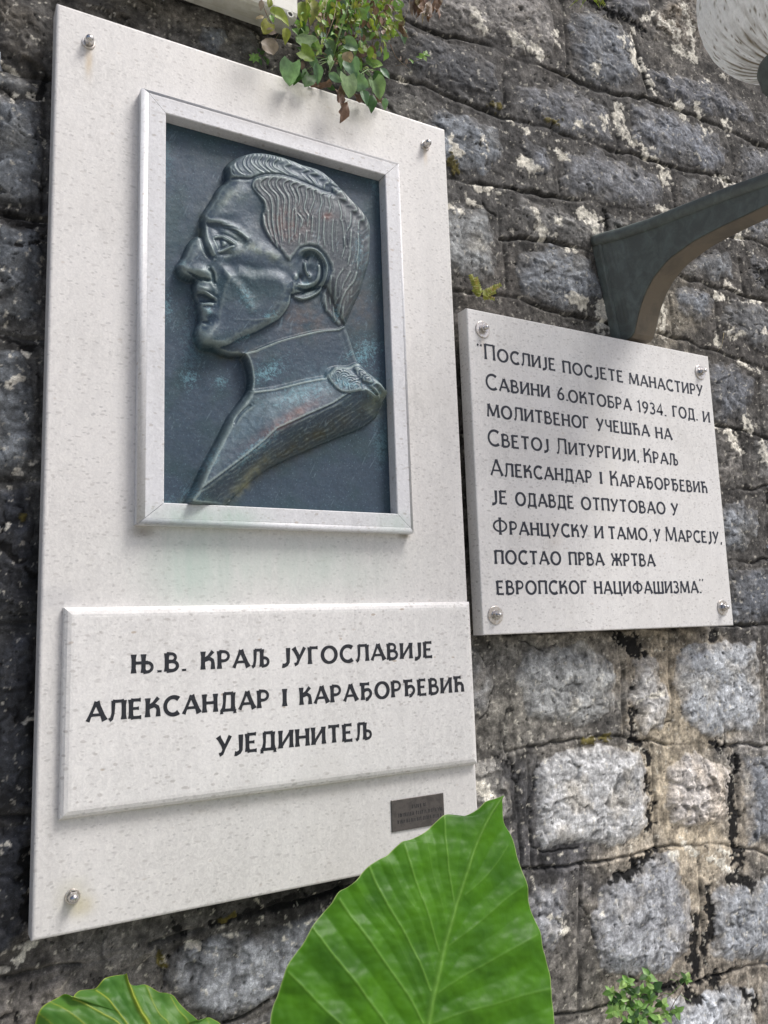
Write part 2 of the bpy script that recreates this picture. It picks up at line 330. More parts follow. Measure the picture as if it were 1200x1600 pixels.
# (outline, colour in the photograph, how far proud, roughness of the break)
STONES = [
 (LR((190,110),(300,80),(420,60),(520,110),(575,210),(560,290),(540,350),(440,390),(300,385),(210,360),(185,240)), (150,152,150), .9, .8),
 (LR((640,130),(700,110),(740,160),(780,250),(785,350),(760,400),(700,440),(660,400),(630,300),(635,200)), (166,164,160), 1.1, 1.2),
 (LR((830,80),(920,55),(1000,70),(1130,60),(1150,180),(1160,300),(1120,420),(960,440),(850,390),(815,250)), (158,163,168), .9, .9),
 (LR((245,560),(330,500),(430,490),(560,480),(660,500),(690,570),(700,680),(700,790),(600,870),(450,880),(280,890),(245,800),(262,700)), (172,173,173), 1.2, 1.0),
 (LR((790,560),(880,505),(1000,545),(1030,650),(1025,740),(980,800),(860,790),(790,780),(765,690)), (182,175,168), 1.4, 1.9),
 (LR((1085,520),(1240,500),(1240,880),(1110,880),(1085,700)), (116,121,128), .8, .9),
 (LR((-60,80),(10,90),(60,170),(78,250),(60,340),(0,400),(-60,420)), (120,120,118), .7, .6),
 (LR((-20,560),(60,540),(120,580),(150,650),(150,760),(60,800),(-20,780)), (138,135,128), .7, 1.2),
 (LR((560,1000),(640,980),(690,925),(800,910),(830,970),(865,1080),(885,1180),(880,1300),(760,1390),(620,1400),(530,1390),(500,1300),(480,1180),(500,1080)), (150,153,158), .9, .8),
 (LR((230,1040),(350,1030),(385,1100),(370,1260),(310,1310),(230,1300),(190,1150)), (132,134,138), .9, 1.3),
 (LR((960,1080),(1010,1030),(1090,1040),(1180,990),(1240,1000),(1240,1330),(1050,1340),(970,1330),(945,1220)), (140,145,151), 1.0, 1.0),
 (LR((760,1500),(930,1475),(1040,1420),(1110,1450),(1135,1550),(1140,1660),(760,1660)), (162,167,173), 1.1, 1.4),
 (LR((1190,60),(1250,60),(1250,400),(1200,400),(1185,200)), (130,132,134), .8, .9),
 (LR((350,1590),(560,1560),(650,1600),(640,1680),(350,1680)), (120,116,110), .7, .9),
 (LR((1190,1380),(1240,1370),(1240,1660),(1180,1660),(1160,1500)), (118,116,112), .8, .9),
 (RS((350,560),(480,545),(560,580),(585,690),(540,780),(490,840),(350,860),(300,700)), (122,128,135), 1.0, .9),
 (RS((540,160),(640,140),(690,150),(690,400),(590,380),(545,280)), (134,134,130), 1.0, 1.0),
 (RS((300,130),(450,120),(462,200),(480,400),(370,430),(300,420)), (108,104,98), .7, .9),
 (RS((360,960),(520,950),(690,960),(690,1270),(380,1280)), (94,99,107), .9, .9),
 (RS((650,500),(700,500),(700,860),(650,840)), (100,100,100), .7, .9),
 (RM((250,1070),(430,1070),(540,1170),(550,1290),(490,1420),(310,1420),(250,1330)), (96,100,107), .9, .9),
 (RM((80,590),(200,600),(280,660),(285,760),(230,840),(180,830),(100,770),(70,650)), (114,120,128), 1.0, 1.0),
 (RM((345,730),(420,660),(500,680),(700,740),(700,1030),(560,1000),(480,940),(380,880),(330,800)), (98,100,102), 1.0, 1.1),
 (RM((150,470),(280,345),(400,370),(420,430),(440,540),(330,560),(200,530),(130,510)), (105,109,113), .9, .9),
 (RM((540,400),(700,380),(700,620),(560,600),(530,480)), (104,106,110), .8, 1.1),
 (RM((490,190),(600,130),(700,120),(700,300),(560,290)), (108,112,118), .8, .9),
 (RM((600,1190),(700,1180),(700,1480),(620,1480)), (100,100,98), .8, .9),
 (UM((-40,170),(60,185),(130,200),(200,240),(230,330),(200,380),(100,395),(-40,380)), (106,113,121), 1.0, 1.0),
 (UM((300,265),(380,310),(418,380),(385,420),(330,400),(310,330)), (112,117,126), .8, .6),
 (UM((460,340),(560,310),(700,370),(810,400),(830,470),(800,530),(700,520),(560,490),(470,480),(450,420)), (105,108,114), .9, .7),
 (UM((700,150),(760,150),(860,190),(980,250),(1040,320),(1050,390),(960,395),(860,350),(780,340),(700,280),(690,200)), (113,118,127), 1.0, 1.0),
 (UM((380,90),(470,80),(560,130),(620,180),(630,280),(560,285),(440,250),(350,200),(270,150),(280,90)), (97,100,106), .8, .9),
 (UM((290,490),(420,530),(480,560),(590,600),(600,650),(520,665),(400,640),(310,620),(270,540)), (110,109,106), .8, 1.0),
 (UM((300,690),(420,670),(550,710),(590,800),(600,900),(480,900),(390,880),(290,850),(270,750)), (110,115,121), .9, 1.1),
 (UM((-20,510),(150,540),(190,620),(200,780),(120,790),(-20,760)), (126,129,129), .9, .8),
 (UM((880,420),(950,430),(960,500),(900,520),(870,480)), (96,98,100), .7, .8),
 (UM((1080,290),(1150,300),(1230,330),(1230,400),(1110,440),(1090,360)), (100,102,106), .8, .9),
 (UM((760,20),(900,40),(1020,90),(1120,150),(1150,220),(1060,215),(960,180),(830,130),(760,80)), (92,95,102), 1.0, 1.1),
 (UM((1160,170),(1230,190),(1230,290),(1170,260)), (92,90,88), .8, .9),
 (UM((600,545),(690,570),(700,610),(700,680),(620,640)), (98,99,98), .7, .9),
 (UM((880,540),(1000,480),(1080,500),(1060,600),(900,640)), (100,104,110), .7, .8),
 (TM((870,60),(960,50),(1100,110),(1180,220),(1180,390),(1050,410),(900,350),(870,200)), (102,107,114), 1.3, .9),
 (TM((240,-40),(560,-40),(760,-10),(800,150),(790,270),(650,260),(500,190),(320,140),(220,90)), (122,118,113), 1.1, 1.0),
 (TM((110,150),(260,180),(450,260),(540,330),(560,500),(400,460),(230,400),(110,320)), (74,76,80), 1.0, .9),
 (TM((-120,430),(150,440),(230,520),(240,600),(-40,600)), (92,90,84), .8, 1.1),
 (TM((-400,-20),(80,-20),(120,60),(60,110),(-420,60)), (90,85,76), .7, 1.0),
 (TR((120,-60),(330,-60),(325,50),(220,95),(130,60)), (84,86,90), 1.2, 1.4),
 (TR((335,60),(450,-30),(530,-30),(570,180),(540,260),(430,220),(335,150)), (112,104,92), 1.0, 1.6),
 (TR((600,-30),(900,-30),(900,300),(760,280),(620,150)), (80,78,76), .8, 1.0),
 ([(-12,-12),(60,4),(75,50),(70,108),(30,98),(-12,84)], (80,77,72), 1.1, 1.3),
 ([(-12,112),(32,117),(60,135),(68,152),(25,148),(-12,136)], (112,117,121), .9, .8),
 ([(-12,142),(28,158),(64,162),(68,290),(52,318),(-12,322)], (90,96,102), 1.0, 1.0),
 ([(-12,350),(62,352),(66,400),(60,512),(-12,508)], (84,90,96), 1.0, 1.1),
 ([(-12,548),(40,545),(52,600),(56,680),(48,718),(20,742),(-12,745)], (100,106,111), 1.0, 1.0),
 ([(-12,765),(45,758),(55,850),(54,962),(-12,962)], (56,60,68), .9, 1.1),
 ([(-12,990),(52,996),(52,1120),(48,1262),(-12,1272)], (54,57,63), 1.0, 1.1),
 ([(-12,1292),(46,1285),(44,1400),(34,1490),(-12,1506)], (58,61,68), 1.0, 1.1),
 ([(-12,1548),(60,1535),(110,1525),(95,1612),(-12,1612)], (122,116,108), .8, 1.0),
 ([(110,1400),(230,1392),(236,1490),(180,1530),(120,1500)], (98,95,90), .5, .7),
 (BM((320,470),(420,400),(600,345),(800,330),(960,260),(1080,240),(1180,420),(1100,560),(830,625),(640,740),(500,740),(380,640),(312,560)), (120,124,130), .9, .8),
 (BM((640,775),(850,650),(1200,590),(1300,800),(640,800)), (124,124,124), .7, .8),
 ([(560,1385),(760,1330),(800,1420),(760,1560),(600,1600),(540,1500)], (112,112,112), .8, 1.0),
 (TL((300,200),(480,205),(505,300),(440,385),(370,370),(310,290)), (128,137,147), .8, .5),
 (TL((560,240),(700,215),(725,380),(640,405),(550,340)), (112,114,116), .7, .8),
 (TL((-180,60),(60,60),(110,160),(60,270),(-180,200)), (98,94,86), .8, 1.1),
 ([(95,-12),(240,-12),(250,22),(190,52),(120,20)], (84,80,72), .8, 1.3),
]
JH = [  # struck horizontal joints
 [(600,22),(640,36),(677,50),(720,60),(760,70),(800,87),(840,103),(880,117),(933,137),(967,148),(1009,153),(1072,176),(1132,202),(1200,230),(1220,236)],
 [(590,112),(607,117),(657,130),(680,143),(733,160),(787,183),(860,200),(900,217),(950,232),(987,240),(1030,255),(1072,266),(1115,274),(1149,287),(1215,303)],
 [(690,280),(740,284),(792,291),(860,306),(928,317),(987,329),(1060,345),(1145,368),(1215,387)],
 [(783,372),(820,374),(860,378),(928,393),(1000,412),(1064,431),(1115,448),(1160,460),(1215,474)],
 [(700,455),(745,459),(796,465),(851,482),(920,500),(985,514),(1047,525),(1085,536),(1122,550),(1157,563),(1215,580)],
 [(1100,656),(1160,672),(1215,688)], [(1110,766),(1165,763),(1215,760)], [(1120,879),(1160,876),(1215,876)], [(735,990),(900,984),(1060,980),(1150,975),(1215,976)],
 [(790,1174),(817,1170),(880,1158),(957,1151),(1011,1158),(1062,1164),(1127,1166),(1215,1163)],
 [(790,1364),(817,1360),(895,1352),(972,1340),(1027,1326),(1112,1319),(1160,1326),(1215,1338)],
 [(850,1588),(934,1577),(1034,1550),(1081,1534),(1143,1515),(1215,1500)],
 [(-15,101),(30,112),(68,122),(90,128)], [(-15,328),(35,337),(90,347)], [(-15,519),(35,526),(85,531)], [(-15,754),(60,750)], [(-15,976),(60,974)], [(-15,1279),(55,1273)],
 [(-15,1532),(50,1522),(100,1510),(190,1490)], [(230,1478),(300,1455),(420,1420),(560,1380)], [(350,1598),(374,1590),(437,1556),(480,1540)],
 [(260,-15),(277,-2),(340,20),(404,44),(470,66),(540,92),(600,114)],
]
JV = [  # upright joints
 [(969,990),(972,1070),(974,1150)], [(1046,985),(1050,1080),(1052,1160)], [(1190,985),(1196,1080),(1200,1160)], [(798,1112),(806,1180),(808,1260),(812,1356)],
 [(1019,1166),(1022,1240),(1026,1322)], [(1147,1166),(1152,1240),(1158,1324)], [(823,1178),(828,1260),(831,1354)], [(907,1352),(906,1450),(904,1576)], [(1091,1325),(1096,1420),(1102,1528)],
 [(1190,1340),(1188,1500)], [(1155,408),(1160,430),(1166,462)], [(1115,460),(1119,500),(1123,548)], [(1047,465),(1052,500),(1054,524)], [(1185,590),(1188,640),(1192,680)], [(1155,676),(1160,720),(1165,762)],
 [(1199,770),(1200,870)], [(877,0),(884,60),(887,113)], [(987,52),(1000,95),(1012,148)], [(962,160),(966,200),(966,240)], [(1136,205),(1143,245),(1151,287)], [(1049,262),(1052,300),(1056,340)],
 [(873,250),(875,280),(878,306)], [(788,374),(790,420),(793,463)], [(775,292),(779,330),(782,372)], [(938,320),(944,360),(948,396)], [(790,95),(790,140),(788,180)], [(1150,640),(1152,676)],
 [(70,130),(69,240),(66,330)], [(62,560),(62,700)], [(246,1480),(252,1520),(255,1600)], [(404,44),(410,80),(420,110)],
]
CRACKS = [LR((0,90),(40,130),(75,230),(60,340),(0,400)), LR((135,330),(130,440),(120,500),(160,600),(170,700)), LR((225,790),(240,880),(290,910),(420,900)), LR((420,1040),(435,1120),(480,1180),(490,1260)),
 LR((240,520),(250,640),(220,760)), LR((620,1390),(660,1430)), LR((700,440),(740,400),(800,380)), LR((170,60),(230,70),(290,100),(330,60)),
 [(12,250),(18,275),(28,300)], [(0,136),(30,158),(34,170)], [(25,425),(40,435),(60,438)], [(0,660),(10,700)], [(22,1080),(14,1180)], [(0,1385),(25,1365)],
 BM((-300,330),(-100,290),(100,410),(230,370)), BM((300,480),(310,560),(300,620)), BM((420,400),(500,380)), UM((590,540),(600,600),(610,660)), TM((270,180),(275,350),(230,350)),
 TM((460,940),(480,990),(520,1030)), TM((1010,980),(1050,1100)), UM((560,600),(620,560),(660,590)), TL((700,210),(760,330),(770,250))]
BLACK = [  # black crust: polyline, half width px
 (LR((590,40),(640,60),(660,100)), 10), (LR((955,30),(975,40)), 7), (LR((628,190),(632,240)), 2.6), (LR((630,340),(628,440),(680,470)), 4), (LR((690,500),(700,570),(712,700),(710,800)), 4.2),
 (LR((1050,540),(1035,620),(1040,740),(1050,860),(1075,900)), 7.5), (LR((1030,1010),(1100,1030)), 9), (LR((1050,950),(1080,945)), 7), (LR((950,1040),(960,1120),(945,1220),(935,1340)), 4.5), (LR((905,1170),(895,1300),(885,1400)), 7.0),
 (LR((560,1030),(610,1000),(640,960),(730,905)), 5.5), (LR((590,1000),(640,985)), 8), (LR((900,1430),(980,1400),(1050,1370)), 4), (LR((740,1480),(790,1460),(860,1440)), 6), (LR((1110,1480),(1140,1540)), 7), (LR((960,1430),(990,1450)), 7),
 (LR((870,1480),(900,1500)), 7), (LR((90,530),(120,545)), 5), (LR((1000,480),(1035,475)), 5), (LR((970,455),(985,460)), 4), (BM((370,320),(405,350)), 4), (BM((330,450),(380,430)), 4), (BM((270,545),(285,552)), 3),
 (RM((580,500),(640,560)), 10), (UM((230,447),(240,449)), 3), (UM((262,450),(270,452)), 3), (UM((130,298),(134,302)), 3), ([(1000,38),(960,20),(930,5)], 6), ([(930,5),(985,28),(1010,60)], 3.5),
 (BM((560,300),(700,250),(900,190),(1100,150)), 7), ([(60,150),(72,118)], 3), ([(0,336),(68,350)], 4), ([(30,388),(66,372)], 5), ([(0,527),(60,540)], 3), ([(28,1580),(25,1590)], 4), ([(40,1330),(42,1440)], 8), ([(8,850),(52,900)], 6)]
PALE = [  # lichen and lime patches
 (UM((130,445),(172,460)), 8), (UM((700,270),(705,295)), 9), (UM((880,150),(888,160)), 5), (UM((935,160),(965,185)), 7), (UM((1040,215),(1060,240)), 5.5), (UM((880,180),(900,200)), 5), (UM((740,320),(780,345)), 8),
 (UM((815,380),(835,430)), 8), (UM((600,205),(602,225)), 6), (UM((640,160),(655,215),(665,250)), 8), (UM((435,310),(450,350)), 10), (UM((300,350),(340,400)), 12), (UM((490,230),(550,240)), 6), (UM((560,240),(562,250)), 4),
 (UM((510,545),(560,590),(580,650)), 12), (UM((340,540),(350,600),(380,640)), 12), (UM((410,575),(420,580)), 6), (UM((455,680),(475,690)), 5), (UM((480,850),(520,890)), 14), (UM((590,900),(600,960)), 14), (UM((940,350),(950,360)), 3.5),
 (UM((1020,410),(1080,450)), 5), (UM((1030,430),(1050,445)), 5), (UM((790,530),(840,550)), 6), (UM((1100,595),(1110,620)), 10), (UM((1045,628),(1070,640)), 5), (UM((1108,670),(1135,710)), 5), (UM((100,510),(150,530)), 6), (UM((30,520),(70,545)), 5),
 (UM((40,330),(60,345)), 8), (UM((140,290),(160,320)), 8), (UM((30,290),(40,310)), 6), (UM((215,465),(222,475)), 5), (UM((750,20),(770,60),(785,100)), 4), (UM((830,50),(840,60)), 5), (UM((245,205),(310,245)), 3.5), (UM((960,235),(975,255)), 4),
 (RM((390,860),(420,900),(470,890)), 4), (RM((300,870),(320,920)), 6), (RM((520,690),(590,685)), 3), (RM((560,870),(620,860)), 6), (RM((410,240),(470,260)), 7), (RM((300,630),(350,655)), 7), (RM((400,590),(450,610)), 6), (RM((500,1430),(540,1490)), 9), (RM((480,1080),(560,1100)), 3.5),
 (RM((-30,700),(-10,900)), 9), (RS((400,140),(450,210)), 10), (RS((600,180),(630,280)), 12), (RS((330,70),(430,100)), 4), (RM((85,820),(88,840)), 2),
 (TM((570,160),(640,210),(740,270)), 9), (TM((790,150),(795,200)), 7), (TM((1110,200),(1160,250),(1180,320)), 6), (TM((400,80),(470,130)), 12), (TM((70,370),(120,400)), 6), (TM((970,320),(985,330)), 4), (TM((1030,560),(1045,580)), 7), (TM((1140,640),(1175,680)), 7),
 (TR((370,110),(440,160)), 11), (TR((430,210),(540,260)), 8), (TR((300,70),(350,60)), 4), (TR((255,80),(250,200),(275,320)), 3.5), (TR((300,270),(340,390)), 4.5), (TR((215,190),(235,230)), 6), (TR((570,370),(590,385)), 4), (TR((480,40),(500,130),(530,230)), 6), (TR((650,330),(670,345)), 4),
 (LR((640,480),(700,500)), 5), (LR((660,290),(760,270)), 6), (LR((840,860),(900,900)), 8), (LR((960,930),(1060,1010)), 9), (LR((20,640),(60,680)), 12), (LR((300,1160),(360,1200)), 8), (LR((480,1160),(510,1150)), 4), (LR((1000,900),(1040,920)), 6), (LR((780,930),(800,920)), 8), (LR((350,1240),(380,1230)), 6),
 (BM((440,400),(490,420)), 8), (BM((560,350),(620,355)), 5), (BM((770,600),(795,585)), 4), (BM((900,310),(1000,280)), 7), (BM((840,345),(850,350)), 6), (BM((560,530),(570,540)), 5), (BM((-280,300),(-260,330)), 6),
 ([(0,100),(15,106),(30,110)], 2.5), ([(22,160),(26,166)], 4.5), ([(28,150),(66,154)], 3), ([(40,548),(42,552)], 4), ([(20,558),(28,560)], 5), ([(18,598),(30,592)], 7), ([(25,735),(55,722)], 7), ([(40,640),(44,655)], 3), ([(15,820),(40,825)], 6), ([(30,1505),(45,1480)], 10), ([(4,1516),(20,1520)], 6),
 ([(0,1050),(20,1045)], 4), ([(35,1130),(50,1125)], 4), ([(0,1315),(14,1310)], 3), ([(60,352),(66,350)], 5), ([(56,380),(64,376)], 5)]
MOSS = [([(765,163),(782,168)], 4), ([(852,188),(872,192)], 4), ([(700,256),(712,266)], 6), ([(912,1158),(948,1155)], 5), ([(246,1488),(247,1505)], 6), ([(350,1435),(370,1428)], 4), ([(25,808),(32,812)], 5)]
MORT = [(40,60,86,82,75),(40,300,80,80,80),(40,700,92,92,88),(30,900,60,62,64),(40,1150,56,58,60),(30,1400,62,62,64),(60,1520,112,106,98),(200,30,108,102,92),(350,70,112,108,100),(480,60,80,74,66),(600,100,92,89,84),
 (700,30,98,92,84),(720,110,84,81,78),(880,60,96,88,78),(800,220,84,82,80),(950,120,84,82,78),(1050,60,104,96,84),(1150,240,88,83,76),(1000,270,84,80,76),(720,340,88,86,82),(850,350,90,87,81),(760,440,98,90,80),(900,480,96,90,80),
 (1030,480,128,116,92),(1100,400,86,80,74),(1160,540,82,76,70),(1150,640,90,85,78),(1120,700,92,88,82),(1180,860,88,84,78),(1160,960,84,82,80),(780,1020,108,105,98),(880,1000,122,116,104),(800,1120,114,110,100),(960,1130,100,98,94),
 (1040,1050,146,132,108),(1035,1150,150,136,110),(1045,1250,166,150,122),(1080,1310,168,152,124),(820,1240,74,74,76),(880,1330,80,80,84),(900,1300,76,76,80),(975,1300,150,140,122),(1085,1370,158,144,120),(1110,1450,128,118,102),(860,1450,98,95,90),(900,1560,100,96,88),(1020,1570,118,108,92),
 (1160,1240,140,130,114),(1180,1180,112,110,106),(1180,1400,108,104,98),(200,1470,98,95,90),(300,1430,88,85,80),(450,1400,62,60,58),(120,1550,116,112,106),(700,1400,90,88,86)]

def local(U, V, pts, pad):
    a = np.array(pts); return (U > a[:, 0].min()-pad) & (U < a[:, 0].max()+pad) & (V > a[:, 1].min()-pad) & (V < a[:, 1].max()+pad)

def wall_fields(X, Z):
    """height above the mean wall plane (m), colour, and stone number for points of the wall"""
    U, V = proj(X, np.full(X.shape, WY), Z)
    U0, V0 = U, V
    wx = fbm(X*9, Z*9, 3, 50); wz = fbm(X*9+31, Z*9, 3, 60)
    U = U0+wx*6; V = V0+wz*6
    nf = fbm(X*60, Z*60, 4, 1); nm = fbm(X*14, Z*14, 4, 11)
    h = .0032*nm+.0007*nf
    wsum = np.zeros(X.shape); mc = np.zeros(X.shape+(3,))
    UW, VW = U0+nm*35, V0+fbm(X*14, Z*14, 3, 77)*35
    for (x, y, r, g, b) in MORT:
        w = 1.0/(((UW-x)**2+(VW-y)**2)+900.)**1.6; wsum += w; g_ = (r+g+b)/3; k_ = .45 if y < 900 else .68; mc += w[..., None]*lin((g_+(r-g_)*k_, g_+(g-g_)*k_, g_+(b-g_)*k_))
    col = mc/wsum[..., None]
    mot = fbm(X*26, Z*26, 5, 21, .65)
    col = col*np.clip(1+.55*mot, .3, 2.2)[..., None]
    dirt = sstep(.05, .6, fbm(X*6, Z*10, 4, 93)+.25*nf); col = col*(1-.42*dirt)[..., None]
    # struck joints: a groove with a raised lip
    for L, wd, amp in ((JH, .0054, .0120), (JV, .0050, .0075)):
        for pl in L:
            k = local(U0, V0, pl, 40)
            if not k.any(): continue
            d = segdist(U0[k]+wx[k]*3, V0[k]+wz[k]*5, smooth_poly(pl, 3)); d = d*.0018*(1+.0004*(U0[k]-300))
            a = amp*np.clip(.7+.9*fbm(X[k]*4, Z[k]*4, 2, 222), .12, 1.2)
            h[k] += -a*np.exp(-(d/wd)**2)+.10*a*np.exp(-((d-.014)/.006)**2)
            g = np.exp(-(d/(wd*.9))**2)*np.clip(.65+nm[k], .2, 1); col[k] *= (1-.45*g)[..., None]
    for pl in CRACKS:
        k = local(U0, V0, pl, 12)
        if not k.any(): continue
        d = segdist(U0[k]+wx[k]*8+nf[k]*2, V0[k]+wz[k]*8, pl)*.0018
        h[k] -= .006*np.exp(-(d/.0022)**2); col[k] *= (1-.6*np.exp(-(d/.0022)**2))[..., None]
    sid = np.full(X.shape, -1, int); en = fbm(X*20, Z*24, 4, 31, .55)
    f1 = facets(X*13+wx*.9, Z*17+wz*.9, 3, .9); f2 = facets(X*44+wx*2, Z*58+wz*2, 4, .9); rg = ridged(X*12+wx, Z*20, 4, 41)
    st = fbm(X*10+wz, Z*34+wx*2, 4, 71)
    for i, (pl, c, pr, ro) in enumerate(STONES):
        k = local(U0, V0, pl, 22)
        if not k.any(): continue
        s = sdpoly(U0[k]+wx[k]*7, V0[k]+wz[k]*7, pl)*.0017+.0085*en[k]
        m = sstep(-.0022, .0040, s)
        dome = np.clip(s/.05, 0, 1); dome = dome*(2-dome)
        hs = .0012+pr*.0105*dome+ro*(.0062*f1[k]+.0020*f2[k]+.0013*(rg[k]-.8)+.0016*st[k])*np.clip(s/.02, .1, 1)+.0005*nf[k]
        h[k] = h[k]*(1-m)+(hs+.3*h[k])*m
        gc_ = sum(c)/3; c = tuple(gc_+(q_-gc_)*.72 for q_ in c); cc = lin(c)[None]*(.74 if gc_ > 135 else .88 if gc_ > 117 else 1.25 if gc_ < 75 else 1.0)*np.clip(1.06+.30*mot[k]+.40*st[k]+.45*f1[k]+.22*f2[k], .3, 2.1)[:, None]
        warm = sstep(.1, .7, fbm(X[k]*7+i, Z[k]*7, 4, 91)); cc = cc*(1-warm[:, None]*np.array([.0, .05, .13]))
        ed = sstep(.034, .0, s+.016*nm[k]+.006*en[k])*(.72 if gc_ < 135 else .5); cc = cc*(1-ed)[:, None]+col[k]*ed[:, None]
        col[k] = col[k]*(1-m)[:, None]+cc*m[:, None]
        kk = np.where(k.ravel())[0][s.ravel() > 0.0]; sid.ravel()[kk] = i
    for L, cv, op, hh in ((PALE, (196, 192, 180), .85, .0012), (BLACK, (18, 17, 18), .96, -.003), (MOSS, (92, 84, 34), .9, .005)):
        for pl, r in L:
            k = local(U0, V0, pl, r*2+16)
            if not k.any(): continue
            d = segdist(U0[k]+wx[k]*7, V0[k]+wz[k]*7, pl)-(r*.62 if L is PALE else r)
            m = sstep(1.0, -1.5, d+6.5*en[k]+6.5*nf[k])
            col[k] = col[k]*(1-op*m)[:, None]+lin(cv)[None]*(op*m*np.clip(1+.4*mot[k], .5, 1.5))[:, None]
            h[k] += hh*m
    # scattered small lime spots and pits
    sp = sstep(.62, .85, fbm(X*48, Z*48, 3, 101, .7)); col = col*(1-.6*sp)[..., None]+lin((176, 172, 160))*(.6*sp)[..., None]
    pt = sstep(.68, .95, fbm(X*55, Z*55, 3, 111, .7)); col = col*(1-.7*pt)[..., None]; h -= .003*pt
    col = col*(.90+.16*sstep(900, 1050, V0)*sstep(100, 700, U0))[..., None]
    lum = np.clip(col.mean(-1), .004, 1); col = col*(np.clip((lum/.13)**.28, .55, 1.22))[..., None]
    return h, np.clip(col, .005, .75), sid

wall = empty('stone_wall', (1.2, WY, -1.25))
tag(wall, 'weathered wall of rough grey stones in cracked mortar behind the marble plaques', 'stone wall')
WOFF = np.array([1.2, WY, -1.25])
xl = [-.16]
while xl[-1] < 2.76: xl.append(xl[-1]+.0026+.0012*max(0, xl[-1])/1.3)
xl = np.array(xl); zl = np.arange(-.76, 3.08, .0031)
XX, ZZ = np.meshgrid(xl, zl)
UU, VV = proj(XX, np.full(XX.shape, WY), ZZ)
vis = (UU > -14) & (UU < 1214) & (VV > -14) & (VV < 1614)
hid = ((XX > .07) & (XX < .93) & (ZZ > .08) & (ZZ < 1.82)) | ((XX > 1.12) & (XX < 1.93) & (ZZ > .58) & (ZZ < 1.30))
need = vis & ~hid
fm = np.zeros(XX.shape, bool)
for a in (0, 1):
    for b in (0, 1): fm[a:fm.shape[0]-1+a, b:fm.shape[1]-1+b] |= need[:fm.shape[0]-1, :fm.shape[1]-1]
idx = np.full(XX.shape, -1); idx[fm] = np.arange(fm.sum())
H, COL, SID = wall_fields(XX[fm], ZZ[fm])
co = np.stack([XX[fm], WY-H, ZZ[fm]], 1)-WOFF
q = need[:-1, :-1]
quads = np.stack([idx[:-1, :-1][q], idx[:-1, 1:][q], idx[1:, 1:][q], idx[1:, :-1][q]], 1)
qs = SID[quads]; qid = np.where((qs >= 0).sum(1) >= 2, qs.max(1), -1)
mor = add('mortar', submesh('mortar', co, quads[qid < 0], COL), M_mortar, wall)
for i in range(len(STONES)):
    sel = quads[qid == i]
    if len(sel) < 20: continue
    add('stone', submesh('stone', co, sel, COL), M_stone, wall)
# the same wall going on beyond the frame, coarser
xo = np.arange(-2.2, 4.6, .016); zo = np.arange(-1.25, 4.0, .016); XO, ZO = np.meshgrid(xo, zo)
UO, VO = proj(XO, np.full(XO.shape, WY), ZO)
row = np.floor(ZO/.21).astype(int); rs = np.random.RandomState(3); off = rs.rand(64)*.4; cw = .24+rs.rand(64)*.1
fx = (XO+off[row & 63])/cw[row & 63]; colm = np.floor(fx); fx = fx-colm; fz = ZO/.21-row
nn = fbm(XO*12, ZO*12, 4, 5)
sd = np.minimum(np.minimum(fx, 1-fx)*cw[row & 63], np.minimum(fz, 1-fz)*.21)+.012*nn
msk = sstep(.012, .03, sd)
ho = .003*nn-.012*sstep(.012, .0, sd)+msk*(.012+.007*facets(XO*20, ZO*20, 8, .9)+.004*fbm(XO*30, ZO*30, 3, 9))
tone = rs.rand(4096)[((row*37+colm.astype(int)*101) & 4095)]
cO = lin((88, 84, 78))*(1-msk)[..., None]+lin((112, 116, 122))*(msk*(.6+.8*tone))[..., None]; cO = cO*np.clip(1+.5*nn, .4, 1.8)[..., None]
inner = (UO > -2) & (UO < 1202) & (VO > -2) & (VO < 1602)
back = np.where(inner, .02, 0)
co2 = np.stack([XO.ravel(), (WY-ho*(~inner)+back+.004).ravel(), ZO.ravel()], 1)-WOFF
ni = XO.shape[1]; ii = (np.arange(XO.shape[0]-1)[:, None]*ni+np.arange(ni-1)[None]).ravel()
add('masonry_beyond', fastmesh('masonry_beyond', co2, np.stack([ii, ii+1, ii+ni+1, ii+ni], 1), cO.reshape(-1, 3)), M_stone, wall)
# ------------------------------------------------------------------ memorial slab with frame, relief, name plate, bolts
def ring_prism(x0, x1, z0, z1, prof, wob=0.0, n=1):
    """stack of rectangles: prof = [(inset, y)...] from back to front, both ends capped"""
    V, F = [], []
    for k, (i, y) in enumerate(prof):
        V += [(x0+i, y, z0+i), (x1-i, y, z0+i), (x1-i, y, z1-i), (x0+i, y, z1-i)]
    m = len(prof)
    for k in range(m-1):
        for a in range(4):
            b = (a+1) % 4; F.append((k*4+a, k*4+b, k*4+4+b, k*4+4+a))
    F.append((3, 2, 1, 0)); F.append(((m-1)*4, (m-1)*4+1, (m-1)*4+2, (m-1)*4+3))
    return V, F
def shift(V, o): return [(a-o[0], b-o[1], c-o[2]) for a, b, c in V]
def join(parts):
    V, F = [], []
    for v, f in parts:
        k = len(V); V += list(v); F += [tuple(i+k for i in g) for g in f]
    return V, F
SO = (.5, .05, 0.0)
slab = empty('memorial_slab', SO)
tag(slab, 'tall pale stone memorial slab with a framed bronze profile portrait above its raised name plate', 'memorial')
v, f = ring_prism(0, 1, 0, 1.895, [(.0015, .05), (0, .0485), (0, .006), (.0012, .0022), (.0035, .0006), (.006, 0)])
add('slab', pymesh('slab', shift(v, SO), f), M_slab, slab)
